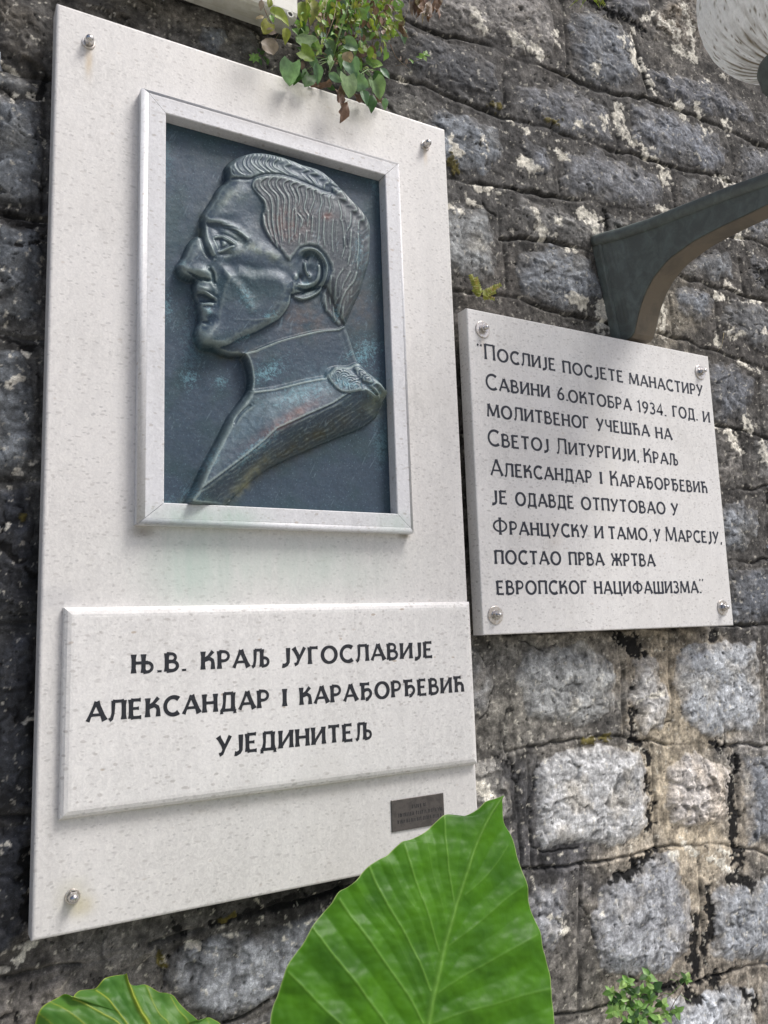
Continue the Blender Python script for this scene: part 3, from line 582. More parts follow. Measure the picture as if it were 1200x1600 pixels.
# four mitred moulding lengths of the picture frame
OX = [(.1745, .767), (.832, .767), (.832, 1.735), (.1745, 1.735)]; IX = [(.2265, .812), (.783, .812), (.783, 1.684), (.2265, 1.684)]
FP = [(0, .0), (0, -.0215), (.03, -.0262), (.09, -.0302), (.17, -.0326), (.27, -.0338), (.30, -.0340), (.96, -.0342), (1.0, -.0325), (1.0, .0)]
for a in range(4):
    b = (a+1) % 4; V = []; dx, dz = OX[b][0]-OX[a][0], OX[b][1]-OX[a][1]; L = math.hypot(dx, dz); g = .0005
    for c, s in ((a, 1), (b, -1)):
        for t, y in FP:
            V.append((OX[c][0]*(1-t)+IX[c][0]*t+s*g*dx/L, y-.0004, OX[c][1]*(1-t)+IX[c][1]*t+s*g*dz/L))
    m = len(FP); F = [(k, k+1, m+k+1, m+k) for k in range(m-1)]+[(m-1, 0, m, 2*m-1)]+[tuple(range(m))[::-1], tuple(range(m, 2*m))]
    me = pymesh('frame_moulding', shift(V, SO), F); me.polygons.foreach_set('use_smooth', [1 <= k <= 4 for k in range(len(F))])
    add('frame_moulding', me, M_frame, slab)
v, f = ring_prism(.0405, .9955, .2085, .6015, [(0, .0), (0, -.010), (.002, -.0135), (.007, -.0175), (.014, -.0198), (.020, -.0203)])
npm = pymesh('name_plate', shift(v, SO), f); nplate = add('name_plate', npm, M_plaque, slab)
v, f = ring_prism(.757, .9, .0815, .1510, [(0, -.0005), (0, -.0025), (.0006, -.0030)])
mplate = add('metal_plate', pymesh('metal_plate', shift(v, SO), f), M_brass, slab)

# --- lettering: a stroke alphabet cut as ribbons that flare at their ends
def arc(cx, cy, rx, ry, a0, a1, n=12):
    return [(cx+rx*math.cos(math.radians(a0+(a1-a0)*k/n)), cy+ry*math.sin(math.radians(a0+(a1-a0)*k/n))) for k in range(n+1)]
T, t_ = .135, .094
GL = {
 'А': (.68, [([(.03, 0), (.34, 1)], t_), ([(.34, 1), (.66, 0)], T), ([(.14, .32), (.56, .32)], t_*.9)]),
 'Б': (.52, [([(.07, 0), (.07, 1)], T), ([(.07, .96), (.46, .96)], t_), ([(.07, .53)]+arc(.26, .285, .22, .245, 90, -90)+[(.07, .04)], t_)]),
 'В': (.54, [([(.07, 0), (.07, 1)], T), ([(.07, .96)]+arc(.24, .75, .17, .21, 90, -90)+[(.07, .54)], t_), ([(.07, .54)]+arc(.27, .29, .22, .25, 90, -90)+[(.07, .04)], t_*1.1)]),
 'Г': (.46, [([(.07, 0), (.07, 1)], T), ([(.07, .96), (.44, .96)], t_)]),
 'Д': (.66, [([(.12, .02), (.17, .5), (.17, 1)], t_), ([(.15, .96), (.53, .96)], t_), ([(.53, 1), (.53, .02)], T), ([(.02, .04), (.64, .04)], t_), ([(.05, .06), (.05, -.16)], t_), ([(.61, .06), (.61, -.16)], t_)]),
 'Ђ': (.66, [([(.0, .96), (.5, .96)], t_), ([(.16, 1), (.16, 0)], T), ([(.16, .50), (.30, .60)]+arc(.38, .36, .19, .26, 80, -60)+[(.40, .03), (.30, .03)], t_*1.15)]),
 'Е': (.50, [([(.07, 0), (.07, 1)], T), ([(.07, .96), (.44, .96)], t_), ([(.07, .52), (.37, .52)], t_*.9), ([(.07, .04), (.46, .04)], t_)]),
 'Ж': (.86, [([(.43, 0), (.43, 1)], T), ([(.04, 1), (.16, .62), (.43, .50)], t_), ([(.04, 0), (.16, .40), (.43, .50)], t_), ([(.82, 1), (.70, .62), (.43, .50)], t_), ([(.82, 0), (.70, .40), (.43, .50)], t_)]),
 'З': (.48, [(arc(.20, .75, .20, .21, 140, -90), t_), (arc(.20, .29, .23, .25, 90, -145), t_*1.2)]),
 'И': (.62, [([(.07, 0), (.07, 1)], T), ([(.55, 0), (.55, 1)], T), ([(.07, .05), (.55, .95)], t_)]),
 'Ј': (.34, [([(.26, 1), (.26, .16), (.20, .03), (.08, -.04), (.0, -.02)], T*.9)]),
 'К': (.56, [([(.07, 0), (.07, 1)], T), ([(.07, .50), (.30, .72), (.48, 1)], t_), ([(.12, .54), (.34, .60), (.45, .50), (.48, .36), (.48, 0)], T*.85)]),
 'Л': (.62, [([(.01, .0), (.10, .08), (.15, .36), (.16, 1)], t_), ([(.14, .96), (.55, .96)], t_), ([(.55, 1), (.55, 0)], T)]),
 'Љ': (.80, [([(.01, .0), (.10, .08), (.14, .36), (.15, 1)], t_), ([(.13, .96), (.44, .96)], t_), ([(.44, 1), (.44, 0)], T), ([(.44, .50)]+arc(.56, .27, .17, .23, 90, -90)+[(.44, .04)], t_)]),
 'М': (.82, [([(.04, 0), (.10, 1)], t_), ([(.10, 1), (.41, .10)], T), ([(.41, .10), (.70, 1)], t_), ([(.70, 1), (.77, 0)], T)]),
 'Н': (.60, [([(.07, 0), (.07, 1)], T), ([(.53, 0), (.53, 1)], T), ([(.07, .52), (.53, .52)], t_)]),
 'Њ': (.84, [([(.07, 0), (.07, 1)], T), ([(.44, 0), (.44, 1)], T), ([(.07, .54), (.60, .54)], t_), ([(.44, .54)]+arc(.58, .29, .19, .25, 90, -90)+[(.44, .04)], t_)]),
 'О': (.76, [(arc(.38, .5, .32, .47, 0, 360, 28), T*.85)]),
 'П': (.60, [([(.07, 0), (.07, 1)], T), ([(.53, 0), (.53, 1)], T), ([(.07, .96), (.53, .96)], t_)]),
 'Р': (.52, [([(.07, 0), (.07, 1)], T), ([(.07, .96)]+arc(.25, .70, .21, .26, 90, -90)+[(.07, .44)], t_)]),
 'С': (.64, [(arc(.38, .5, .32, .47, 48, 312, 22), T*.9)]),
 'Т': (.56, [([(.28, 0), (.28, 1)], T), ([(.02, .96), (.54, .96)], t_)]),
 'У': (.58, [([(.04, 1), (.30, .36)], T), ([(.54, 1), (.30, .36), (.20, .06), (.08, .0)], t_)]),
 'Ф': (.84, [([(.42, -.02), (.42, 1.04)], T), (arc(.42, .52, .35, .33, 0, 360, 26), t_)]),
 'Ц': (.66, [([(.07, 0), (.07, 1)], T), ([(.52, 0), (.52, 1)], T), ([(.05, .04), (.62, .04)], t_), ([(.61, .06), (.61, -.18)], t_)]),
 'Ч': (.52, [([(.07, 1), (.07, .66), (.14, .50), (.28, .44), (.45, .48)], t_), ([(.45, 1), (.45, 0)], T)]),
 'Ш': (.86, [([(.07, 0), (.07, 1)], T), ([(.43, 0), (.43, 1)], T), ([(.79, 0), (.79, 1)], T), ([(.05, .04), (.81, .04)], t_)]),
 'Ћ': (.62, [([(.0, .96), (.44, .96)], t_), ([(.15, 1), (.15, 0)], T), ([(.15, .46), (.30, .58), (.44, .56), (.52, .42), (.52, 0)], T*.85)]),
 'I': (.24, [([(.12, 0), (.12, 1)], T*1.1)]),
 '1': (.30, [([(.17, 0), (.17, 1), (.04, .84)], T*.8)]),
 '3': (.48, [(arc(.20, .75, .19, .21, 140, -90), t_), (arc(.20, .29, .22, .25, 90, -145), t_*1.1)]),
 '4': (.56, [([(.40, 0), (.40, 1), (.03, .30), (.54, .30)], t_*1.1)]),
 '6': (.52, [(arc(.26, .29, .20, .26, 0, 360, 20), t_*1.1), ([(.06, .32), (.12, .62), (.26, .88), (.40, 1.0)], t_*1.1)]),
 '9': (.52, [(arc(.26, .71, .20, .26, 0, 360, 20), t_*1.1), ([(.46, .68), (.40, .38), (.26, .12), (.12, 0)], t_*1.1)]),
 '.': (.16, [([(.08, -.02), (.08, .10)], .13)]),
 ',': (.16, [([(.10, .10), (.09, 0), (.04, -.14)], .09)]),
 '”': (.34, [([(.08, 1.0), (.04, .84)], .09), ([(.24, 1.0), (.20, .84)], .09)]),
}
def ribbon(pts, w, flare=1.35):
    P = np.array(pts, float); n = len(P); closed = np.allclose(P[0], P[-1])
    if not closed and n == 2: P = np.array([P[0]*(1-k/4)+P[1]*k/4 for k in range(5)]); n = 5
    L = np.concatenate([[0], np.cumsum(np.hypot(*np.diff(P, axis=0).T))]); L /= L[-1]
    V = []
    for i in range(n):
        if closed: a, b = P[(i-1) % (n-1)], P[(i+1) % (n-1)] if i < n-1 else P[1]
        else: a, b = P[max(i-1, 0)], P[min(i+1, n-1)]
        d0 = P[i]-a; d1 = b-P[i]
        d0 = d0/(np.hypot(*d0)+1e-9); d1 = d1/(np.hypot(*d1)+1e-9)
        if np.hypot(*d0) < .5: d0 = d1
        if np.hypot(*d1) < .5: d1 = d0
        d = d0+d1; d = d/(np.hypot(*d)+1e-9); nrm = np.array([-d[1], d[0]])
        cosm = max(.55, float(nrm @ np.array([-d1[1], d1[0]])))
        k = 1.0
        if not closed:
            e = min(L[i], 1-L[i]); k = 1+(flare-1)*max(0, 1-e/.22)**2
        if closed: k = 1+.35*abs(nrm[0])-.15          # stress on the sides of round letters
        hw = w/2*k/cosm; V += [P[i]+nrm*hw, P[i]-nrm*hw]
    return V, [(2*i, 2*i+1, 2*i+3, 2*i+2) for i in range(n-1)]
lr = random.Random(11)
def word_mesh(s, x0, x1, zb, h, hcap, y, bold=1.0, gap=.13):
    """letters of one word between x0 and x1 on a baseline; a capital after ^ stands taller"""
    items = []; X = 0; big = False
    for ch in s:
        if ch == '^': big = True; continue
        k = hcap/h if big else 1.0; big = False
        w, st = GL[ch]; items.append((X, k, st, w)); X += w*k+gap
    X -= gap; sx = (x1-x0)/X; out = []
    for gx_, k, st, w0 in items:
        tw = lr.uniform(-.012, .012); dz = lr.uniform(-.008, .008)*h; parts = []; wk = sx/h; ox = x0+(gx_+w0*k/2)*sx
        for lay, (pts, w) in enumerate(st):
            pp = [((gx_+p[0]*k)*wk, p[1]*k) for p in pts]     # stems keep their width on a letter of normal width
            v, f = ribbon(pp, w*bold*(.95 if k > 1 else 1))
            parts.append(([(x0+(a+tw*b)*h-ox, -.00004*lay, dz+b*h) for a, b in v], f))
        out.append((ox, zb, join(parts)))
    return out
def text_object(name, words, y, mat, parent, origin, bold=1.0):
    for w in words:
        for ox, oz, (v, f) in word_mesh(*w, y, bold):
            o = add(name, pymesh(name, v, f), mat, parent); o.location = (ox-origin[0], y-origin[1], oz-origin[2])
def at(x0, y0, s, Y, ax, ay): p = unp(x0+ax/s, y0+ay/s, Y); return p[0], p[2]
# name plate: three lines
NP = [[('Њ.В.', 222, 372, 217), ('^КРАЉ', 414, 603, 200), ('^ЈУГОСЛАВИЈЕ', 637, 1053, 178)],
      [('^АЛЕКСАНДАР', 98, 602, 334), ('I', 634, 654, 306), ('^КАРАЂОРЂЕВИЋ', 686, 1140, 280)],
      [('^УЈЕДИНИТЕЉ', 458, 886, 418)]]
NZ = [.4715, .3835, .2955]; NZ2 = []
for L, zz in zip(NP, NZ):
    ws = []
    for s, a, b, ym in L:
        xa, _ = at(80, 930, 1.7647, -.0205, a, ym); xb, _ = at(80, 930, 1.7647, -.0205, b, ym)
        _, zb = at(80, 930, 1.7647, -.0205, (a+b)/2, ym)
        zb2 = {0: {'Њ': .4675}, 1: {}, 2: {}}
        ws.append((s.replace('^', ''), xa, xb, zb, .0365, .0365))
    zs = np.mean([w[3] for w in ws]); ws = [(w[0], w[1], w[2], zs, w[4], w[5]) for w in ws]
    text_object('letter', ws, -.0207, M_ink, nplate, SO, 1.75)
# small metal plate: three lines of worn engraving, too worn to read
pr = random.Random(5); parts = []
for z_, a, b in ((.1275, .812, .852), (.1125, .772, .892), (.0985, .772, .892)):
    x = a
    while x < b:
        w = pr.uniform(.0025, .0045)
        for k in range(pr.choice((2, 2, 3))):
            xx = x+pr.uniform(0, w); v, f = ribbon([(xx, z_+pr.uniform(-.001, 0)), (xx+pr.uniform(-.0015, .0015), z_+pr.uniform(.006, .0085))], .0013)
            parts.append(([(p, -.00305-.00004*k, q_) for p, q_ in v], f))
        x += w+.0018
v, f = join(parts); add('worn_engraving', pymesh('worn_engraving', shift(v, SO), f), M_engr, mplate)

# --- bolts
def disc_prof(prof, n=20, axis_y=True, cap=True, hexa=False):
    V, F = [], []
    for r, y in prof:
        for k in range(n): a = 2*math.pi*k/n; V.append((r*math.cos(a), y, r*math.sin(a)))
    m = len(prof)
    for j in range(m-1):
        for k in range(n): F.append((j*n+k, j*n+(k+1) % n, (j+1)*n+(k+1) % n, (j+1)*n+k))
    if cap: F.append(tuple((m-1)*n+k for k in range(n)))
    return V, F
def bolt(px, py, parent, origin, big, rot=.3):
    p = unp(px, py, -.006)
    b = bpy.data.objects.new('bolt', None); C.objects.link(b); b.parent = parent; b.empty_display_size = .01
    b.location = (p[0]-origin[0], -.0006-origin[1], p[2]-origin[2]); b.rotation_euler = (0, rot, 0)
    if big:
        w, n_, s = disc_prof([(.0235, 0), (.0238, -.001), (.0232, -.0026), (.0225, -.0030), (.0105, -.0030)], 36, cap=False), disc_prof([(.0100, -.0030), (.0135, -.0032), (.0137, -.0046), (.0130, -.0052), (.0090, -.0052)], 24, cap=False), None
        nut = disc_prof([(.0105, -.0050), (.0110, -.0056), (.0110, -.0125), (.0100, -.0135), (.0065, -.0136)], 6, cap=True)
        sh = disc_prof([(.0062, -.0130), (.0062, -.020), (.0056, -.0222), (.0035, -.0236), (.001, -.0240)], 16)
        for nm, mm, mt, sm in (('washer', w, M_washer, False), ('spring_washer', n_, M_steel, False), ('nut', nut, M_steel, False), ('bolt_end', sh, M_steel, True)):
            add(nm, pymesh(nm, *mm, smooth=sm), mt, b)
    else:
        w = disc_prof([(.0115, 0), (.0117, -.001), (.0108, -.0024), (.0085, -.0026)], 28, cap=False)
        nut = disc_prof([(.0085, -.0022), (.0088, -.003), (.0088, -.0085), (.0080, -.0100)], 6)
        dome = disc_prof([(.0078, -.0095), (.0078, -.0130), (.0068, -.0165), (.0048, -.0190), (.0024, -.0202), (.0004, -.0205)], 20)
        for nm, mm, mt, sm in (('washer', w, M_washer, False), ('nut', nut, M_steel, False), ('nut_cap', dome, M_steel, True)):
            add(nm, pymesh(nm, *mm, smooth=sm), mt, b)
    if not big: b.scale = (1.2, 1.15, 1.2)
    return b
for x, y, r in ((139, 65, .2), (666, 226, .5), (114, 1402, .1)): bolt(x, y, slab, SO, False, r)

# --- the text plaque on the right
PO = (1.522, .044, .518)
plq = empty('text_plaque', PO)
tag(plq, 'square grey white marble plaque with nine lines of dark lettering, right of the portrait slab', 'plaque')
v, f = ring_prism(1.0425, 2.0015, .517, 1.3865, [(.001, .044), (0, .043), (0, .003), (.001, .001), (.0028, 0)])
add('slab', pymesh('plaque_slab', shift(v, PO), f), M_plaque, plq)
TXT = [
 (1.2505, [('”', 118, 146, 250), ('^ПОСЛИЈЕ', 150, 438, 285), ('ПОСЈЕТЕ', 470, 714, 340), ('МАНАСТИРУ', 742, 1038, 392)]),
 (1.1735, [('^САВИНИ', 155, 414, 400), ('6.', 447, 490, 428), ('ОКТОБРА', 493, 747, 456), ('1934.', 775, 890, 490), ('ГОД.', 918, 1018, 507), ('И', 1041, 1069, 525)]),
 (1.0940, [('МОЛИТВЕНОГ', 162, 574, 522), ('УЧЕШЋА', 608, 821, 566), ('НА', 848, 914, 592)]),
 (1.0150, [('^СВЕТОЈ', 163, 411, 626), ('^ЛИТУРГИЈИ,', 445, 778, 665), ('^КРАЉ', 800, 939, 692)]),
 (.9360, [('^АЛЕКСАНДАР', 175, 587, 752), ('I', 616, 634, 772), ('^КАРАЂОРЂЕВИЋ', 664, 1058, 797)]),
 (.8575, [('ЈЕ', 180, 242, 852), ('ОДАВДЕ', 276, 514, 867), ('ОТПУТОВАО', 545, 887, 887), ('У', 912, 941, 900)]),
 (.7790, [('^ФРАНЦУСКУ', 183, 572, 982), ('И', 599, 634, 993), ('ТАМО,', 656, 828, 1000), ('У', 843, 868, 1005), ('^МАРСЕЈУ,', 889, 1117, 1012)]),
 (.7000, [('ПОСТАО', 191, 462, 1100), ('ПРВА', 494, 637, 1104), ('ЖРТВА', 668, 845, 1108)]),
 (.6200, [('ЕВРОПСКОГ', 199, 569, 1221), ('НАЦИФАШИЗМА.', 598, 1034, 1220), ('”', 1026, 1049, 1205)])]
for zb, L in TXT:
    ws = []
    for s, a, b_, ym in L:
        xa, za = at(700, 460, 2.609, 0, a, ym); xb, zb1 = at(700, 460, 2.609, 0, b_, ym)
        z = za if False else (at(700, 460, 2.609, 0, (a+b_)/2, ym)[1])
        if s == '”': z = at(700, 460, 2.609, 0, a, ym)[1]-.004
        ws.append((s, xa, xb, z, .0355, .0435))
    zs = np.mean([w[3] for w in ws if w[0] != '”'])
    ws = [(w[0], w[1], w[2], w[3]*.5+zs*.5 if w[0] != '”' else zs+.006, w[4], w[5]) for w in ws]
    text_object('letter', ws, -.0003, M_ink2, plq, PO, 1.6)
for x, y, r in ((756, 514, .1), (1096, 581, .5), (776, 961, .3), (1131, 949, .8)): bolt(x, y, plq, PO, True, r)
# --- the bronze relief: a profile head modelled as a height field over the panel
def stroke(H, U, V, pts, w, a, taper=True, asym=0):
    pts = smooth_poly(pts, 4) if len(pts) > 2 else pts
    k = local(U, V, pts, w*3.2)
    if not k.any(): return
    u, v = U[k], V[k]; d = segdist(u, v, pts); g = np.exp(-(d/w)**2)
    if taper:
        e0 = np.hypot(u-pts[0][0], v-pts[0][1]); e1 = np.hypot(u-pts[-1][0], v-pts[-1][1]); g = g*sstep(0, w*2.2, e0+.3*w)*sstep(0, w*2.2, e1+.3*w)
    H[k] += a*g
def blob(H, U, V, x, y, rx, ry, a, ang=0, p=2):
    c, s = math.cos(math.radians(ang)), math.sin(math.radians(ang)); dx, dy = U-x, V-y
    q = np.abs((dx*c+dy*s)/rx)**p+np.abs((-dx*s+dy*c)/ry)**p; H += a*np.exp(-q)
P1 = lambda *p: crop(260, 320, 7.5, p)
P2 = lambda *p: crop(260, 430, 7.5, p)
P3 = lambda *p: crop(400, 360, 6, p)
P4 = lambda *p: crop(330, 230, 4.615, p)
P5 = lambda *p: crop(280, 510, 3.529, p)
OUT = P4((105,240),(60,285),(28,325),(8,370))+P1((430,90),(400,150),(400,240),(392,370),(340,382),(285,420),(232,490),(180,620),(112,720),(112,780),(150,850),(230,892),(320,897),(302,950),(300,1040),(322,1110),(350,1170))\
 +P2((338,385),(352,430),(372,540),(350,590),(320,660),(330,770),(390,870),(520,888),(650,950),(800,972),(882,975),(930,1080),(950,1200))+P5((375,350),(330,420),(270,500),(200,640),(120,790),(60,930),(28,990))\
 +P5((250,990),(285,955),(370,870),(500,780),(680,695),(860,618),(1000,562),(1080,500),(1110,425),(1092,360),(1050,310),(990,250),(960,190),(925,80))\
 +P3((818,930),(840,860),(900,720),(960,590),(1000,450),(1035,340),(1050,200),(1048,80))+P4((1130,600),(1105,530),(1050,460),(980,390),(900,310),(830,240),(740,180),(640,150),(540,110),(420,75),(300,60),(200,80),(130,115),(95,160))
FACE = P4((105,240),(60,285),(28,325),(8,370))+P1((430,90),(400,150),(400,240),(392,370),(340,382),(285,420),(232,490),(180,620),(112,720),(112,780),(150,850),(230,892),(320,897),(302,950),(300,1040),(322,1110),(350,1170))\
 +P2((338,385),(352,430),(372,540),(350,590),(320,660),(330,770),(390,868),(500,880),(640,878),(760,840),(900,765),(1060,700),(1200,620))+P3((230,850),(300,760),(330,690),(345,620),(420,600),(640,540),(730,760),(820,900))\
 +P3((840,860),(900,720),(960,590),(1000,450),(1035,340),(1050,200),(1048,80))+P4((1130,600),(1105,530),(1050,460),(980,390),(900,310),(830,240),(740,180),(640,150),(540,110),(420,75),(300,60),(200,80),(130,115),(95,160))
JAW = P2((330,770),(390,868),(500,880),(640,878),(760,840),(900,765),(1060,700),(1200,620))+P3((230,850),(300,760),(330,690),(345,600),(335,480),(200,380),(0,380))+[(350,420),(330,500)]
HAIRN = P4((300,235),(292,290),(345,365),(372,430),(355,520),(372,600),(430,680),(500,760),(570,830),(650,735),(760,725),(850,850))+P3((680,430),(600,590),(640,760),(790,925),(818,930),(900,720),(960,590),(1000,450),(1035,340),(1050,200),(1048,80))+P4((1130,600),(1105,530),(1050,460),(980,390),(900,310),(880,345),(800,310),(700,265),(540,205),(420,192),(340,208))
HAIRF = P4((105,240),(95,160),(130,115),(200,80),(300,60),(420,75),(540,110),(640,150),(740,180),(830,240),(900,310),(880,345),(800,312),(700,267),(540,208),(420,195),(330,212),(280,232),(180,228))
COLLAR = P2((888,925),(930,1080),(950,1200))+P5((378,350),(420,358),(520,342),(680,303),(800,282),(860,240),(960,230),(960,190),(925,80))+P3((820,930),(740,930),(580,945),(400,987),(200,1042),(0,1122))
TORSO = P5((400,355),(520,340),(680,300),(800,278),(860,225),(960,225),(990,250),(1050,310),(1092,360),(1110,425),(1080,500),(1000,562),(860,618),(680,695),(500,780),(370,870),(285,955),(250,990),(28,990),(60,930),(120,790),(200,640),(270,500),(330,420),(375,350))
RIDGE = P5((1100,395),(1030,352),(930,372),(850,425),(700,492),(540,565),(460,640),(380,705),(220,825),(110,905),(30,985))
LOWER = P5((250,990),(285,955),(370,870),(500,780),(680,695),(860,618),(1000,562),(1080,500),(1108,425))
CUT = RIDGE+LOWER
EAR = P3((330,275),(400,190),(470,160),(560,172),(632,235),(675,325),(670,420),(640,500),(600,580),(530,630),(440,658),(370,640),(338,590),(335,460),(318,350))
EYE = P1((558,402),(600,388),(650,392),(720,425),(782,470),(720,503),(660,522),(618,535),(595,480))
MOUTH = P2((318,225),(380,212),(450,222),(560,275),(575,318),(450,333),(365,335),(335,290))
SOCK = P1((440,212),(560,212),(690,240),(850,330),(965,430),(950,500),(880,540),(790,545),(620,560),(580,500),(530,380),(480,290))
STR_F = [((160,110),(170,140),(200,180),(250,205)),((225,85),(235,130),(265,165),(290,185)),((275,75),(290,115),(340,160),(390,190)),((330,75),(345,120),(400,168),(430,190)),((385,80),(395,130),(440,170),(490,192)),
 ((430,90),(450,140),(500,170),(560,205)),((485,100),(510,140),(560,180),(630,212)),((540,120),(580,160),(650,200),(715,255)),((610,145),(660,185),(720,230),(755,275)),((690,165),(740,200),(790,250),(815,305)),((770,195),(820,235),(860,270),(878,320)),
 ((125,150),(130,180),(150,205),(180,215))]
STR_N = [((330,225),(300,260),(305,300),(345,345),(385,390),(395,440)),((400,215),(352,255),(370,300),(420,350),(440,420),(440,520),(452,600),(480,740)),((455,205),(412,250),(430,300),(475,350),(482,440),(478,540),(490,640)),
 ((510,212),(468,252),(482,300),(520,350),(530,400),(520,480),(522,600)),((570,232),(520,262),(532,310),(560,360),(562,440),(560,560),(562,700)),((625,250),(572,272),(590,320),(612,380),(602,440),(612,520),(600,640)),
 ((680,268),(620,292),(632,350),(632,400),(612,460),(655,520),(645,580)),((730,288),(685,303),(688,360),(670,440),(700,500),(692,580)),((790,308),(736,312),(742,380),(716,450),(690,540)),((840,338),(790,342),(796,400),(780,470),(776,600),(765,690)),
 ((862,340),(846,370),(858,430),(846,480)),((882,345),(922,420),(938,480),(930,530)),((900,340),(960,420),(1002,490),(1000,560),(972,615),(962,720)),((920,340),(1000,430),(1050,510),(1060,600)),((950,370),(1055,470),(1100,570),(1108,720)),
 ((370,470),(385,560),(420,640),(470,720)),((410,450),(415,560),(440,650)),((500,440),(500,540),(515,680)),((590,440),(580,540),(582,680)),((640,620),(630,700)),((690,600),(680,690)),((730,500),(725,620)),((820,500),(810,620),(820,720)),((880,520),(870,640),(880,760)),((940,520),(955,600),(960,720)),((1010,600),(1000,740),(985,830)),((1060,620),(1060,760),(1050,880))]
STR_B = [((820,360),(770,430),(745,520),(740,650)),((890,380),(830,480),(800,560)),((945,390),(912,480),(842,570),(790,680),(765,800)),((1005,380),(980,490),(930,590),(880,635)),((960,590),(880,700),(832,800),(815,920)),((700,420),(690,560),(700,700)),((650,600),(660,760)),((720,700),(740,860)),((770,620),(730,700),(725,780)),((1030,200),(1010,300),(990,400)),((900,150),(880,260),(860,330)),((960,100),(950,220),(935,300)),((820,60),(830,150),(800,260))]
def relief_height(U, V):
    H = np.zeros(U.shape); T_ = np.zeros(U.shape)
    so = sdpoly(U, V, smooth_poly(OUT, 2, True))
    def cushion(s, w): t = np.clip(s/w, 0, 1); return np.sqrt(np.clip(1-(1-t)**2, 0, 1))
    # neck and everything under the rest
    H = .017*cushion(so, 12)
    sf = sdpoly(U, V, smooth_poly(FACE, 2, True)); m = sstep(-1.5, 5, sf)
    F = .0315*cushion(sf+1, 24)**.8
    blob(F, U, V, 425, 400, 95, 95, .010); blob(F, U, V, 500, 340, 60, 70, .004)
    H = np.maximum(H*(1-m), 0)+np.where(m > 0, H*(1-m)*0+np.maximum(F, 0)*m, 0)
    H = np.where(so > 0, np.maximum(H, .020*cushion(so, 10)), 0)
    sj = sdpoly(U, V, smooth_poly(JAW, 2, True)); H += .0085*sstep(-6, 14, sj)*sstep(0, 9, so)
    # throat falls back below the jaw, collar and coat come forward
    sc = sdpoly(U, V, smooth_poly(COLLAR, 2, True)); mc_ = sstep(-1.2, 1.6, sc); H = H*(1-mc_)+(.030*cushion(so, 8))*mc_
    stt = sdpoly(U, V, TORSO); mt = sstep(-2.5, 3.5, stt)
    dr = segdist(U, V, smooth_poly(RIDGE, 3)); dl = segdist(U, V, smooth_poly(LOWER, 3)); scut = sdpoly(U, V, CUT)
    top = .031+.026*np.exp(-(dr/48.)**1.3)
    T1 = top*cushion(so+1, 13); T2 = .003+.054*(dl/(dl+dr+1e-6))**.7
    Tt = np.where(scut > 0, np.minimum(T2, .054), T1)
    H = H*(1-mt)+Tt*mt
    H = np.where((so > 0) | (mt > .01), H, 0)
    # hair masses
    sh = sdpoly(U, V, smooth_poly(HAIRN, 2, True)); H += .0040*sstep(-1, 7, sh)*sstep(0, 12, so)*(1-np.exp(-(np.clip(sdpoly(U, V, EAR)+14, 0, 99)/10.)**2)*0)+.0010*np.exp(-((sh-4)/4)**2)*sstep(0, 10, so)
    sg = sdpoly(U, V, smooth_poly(HAIRF, 2, True)); H += (.0028*sstep(-1, 6, sg))*sstep(0, 6, so)
    stroke(H, U, V, P4((100,235),(180,226),(280,230),(330,210),(420,193),(540,206),(700,266),(800,311),(875,342)), 1.8, -.0018)
    stroke(H, U, V, P4((300,232),(340,205),(430,200),(540,214),(690,275),(790,320)), 4.5, .0012)
    gsum = np.zeros(U.shape)
    for fam, cr, w, a in ((STR_F, P4, 1.25, .0018), (STR_N, P4, 1.2, .0016), (STR_B, P3, 1.15, .0014)):
        for i, s_ in enumerate(fam):
            pl = cr(*s_); stroke(gsum, U, V, pl, w, a)
            off_ = [(x+3.6, y+.8) for x, y in pl]; stroke(gsum, U, V, off_, 2.6, -a*.55)
            o2 = [(x+6.2, y+.5) for x, y in pl]; stroke(gsum, U, V, o2, .9, a*.30)
    lines = .00022*np.sin((U+.18*(V-300)+5*pnoise(U/22, V/60, 3))*1.25)*sstep(2, 12, sh)*sstep(350, 400, V+0*U)
    H += (gsum+lines)*sstep(-1, 3, np.maximum(sh, sg))*sstep(1, 9, so)*(.35+.65*sstep(0, 5, sg+1e3*(sg < -3)))
    # forehead, temple
    blob(H, U, V, 345, 333, 26, 11, .0045, -8); blob(H, U, V, 362, 305, 20, 12, .0030, -30); stroke(H, U, V, P1((500,20),(430,90),(410,160)), 5, .002)
    blob(H, U, V, 398, 340, 22, 26, -.0045, 20); stroke(H, U, V, P4((20,400),(120,415),(200,385),(262,265)), 8, .0020)
    # brow: a sharp shelf over a deep socket
    ss = sdpoly(U, V, smooth_poly(SOCK, 3, True)); dbr = segdist(U, V, smooth_poly(P1((440,192),(560,186),(700,214),(820,268),(905,345),(985,425)), 3)); H -= .0105*sstep(-3, 13, ss)*np.exp(-np.clip(dbr-3, 0, 99)/13.)*sstep(0, 7, so)
    stroke(H, U, V, P1((440,192),(560,186),(700,214),(820,268),(905,345),(985,425)), 4.2, .0030)
    stroke(H, U, V, P1((640,230),(760,250)), 1.2, .0016); stroke(H, U, V, P1((660,260),(790,285),(870,330)), 1.2, .0016); stroke(H, U, V, P1((780,310),(870,350)), 1.2, .0014)
    blob(H, U, V, 357, 365, 18, 6, .0035, 28)
    # nose bridge, side plane and the eye
    stroke(H, U, V, P1((412,370),(430,470),(470,560),(520,625)), 3.0, -.0042); stroke(H, U, V, P1((430,245),(470,380),(530,520),(570,620)), 4.0, .0038)
    blob(H, U, V, 333, 388, 8, 14, .0042, -25)
    se = sdpoly(U, V, EYE); H += .0012*np.exp(-(se/5.5)**2)*(se < 2); blob(H, U, V, 350, 381, 13, 9, .0040, 10)
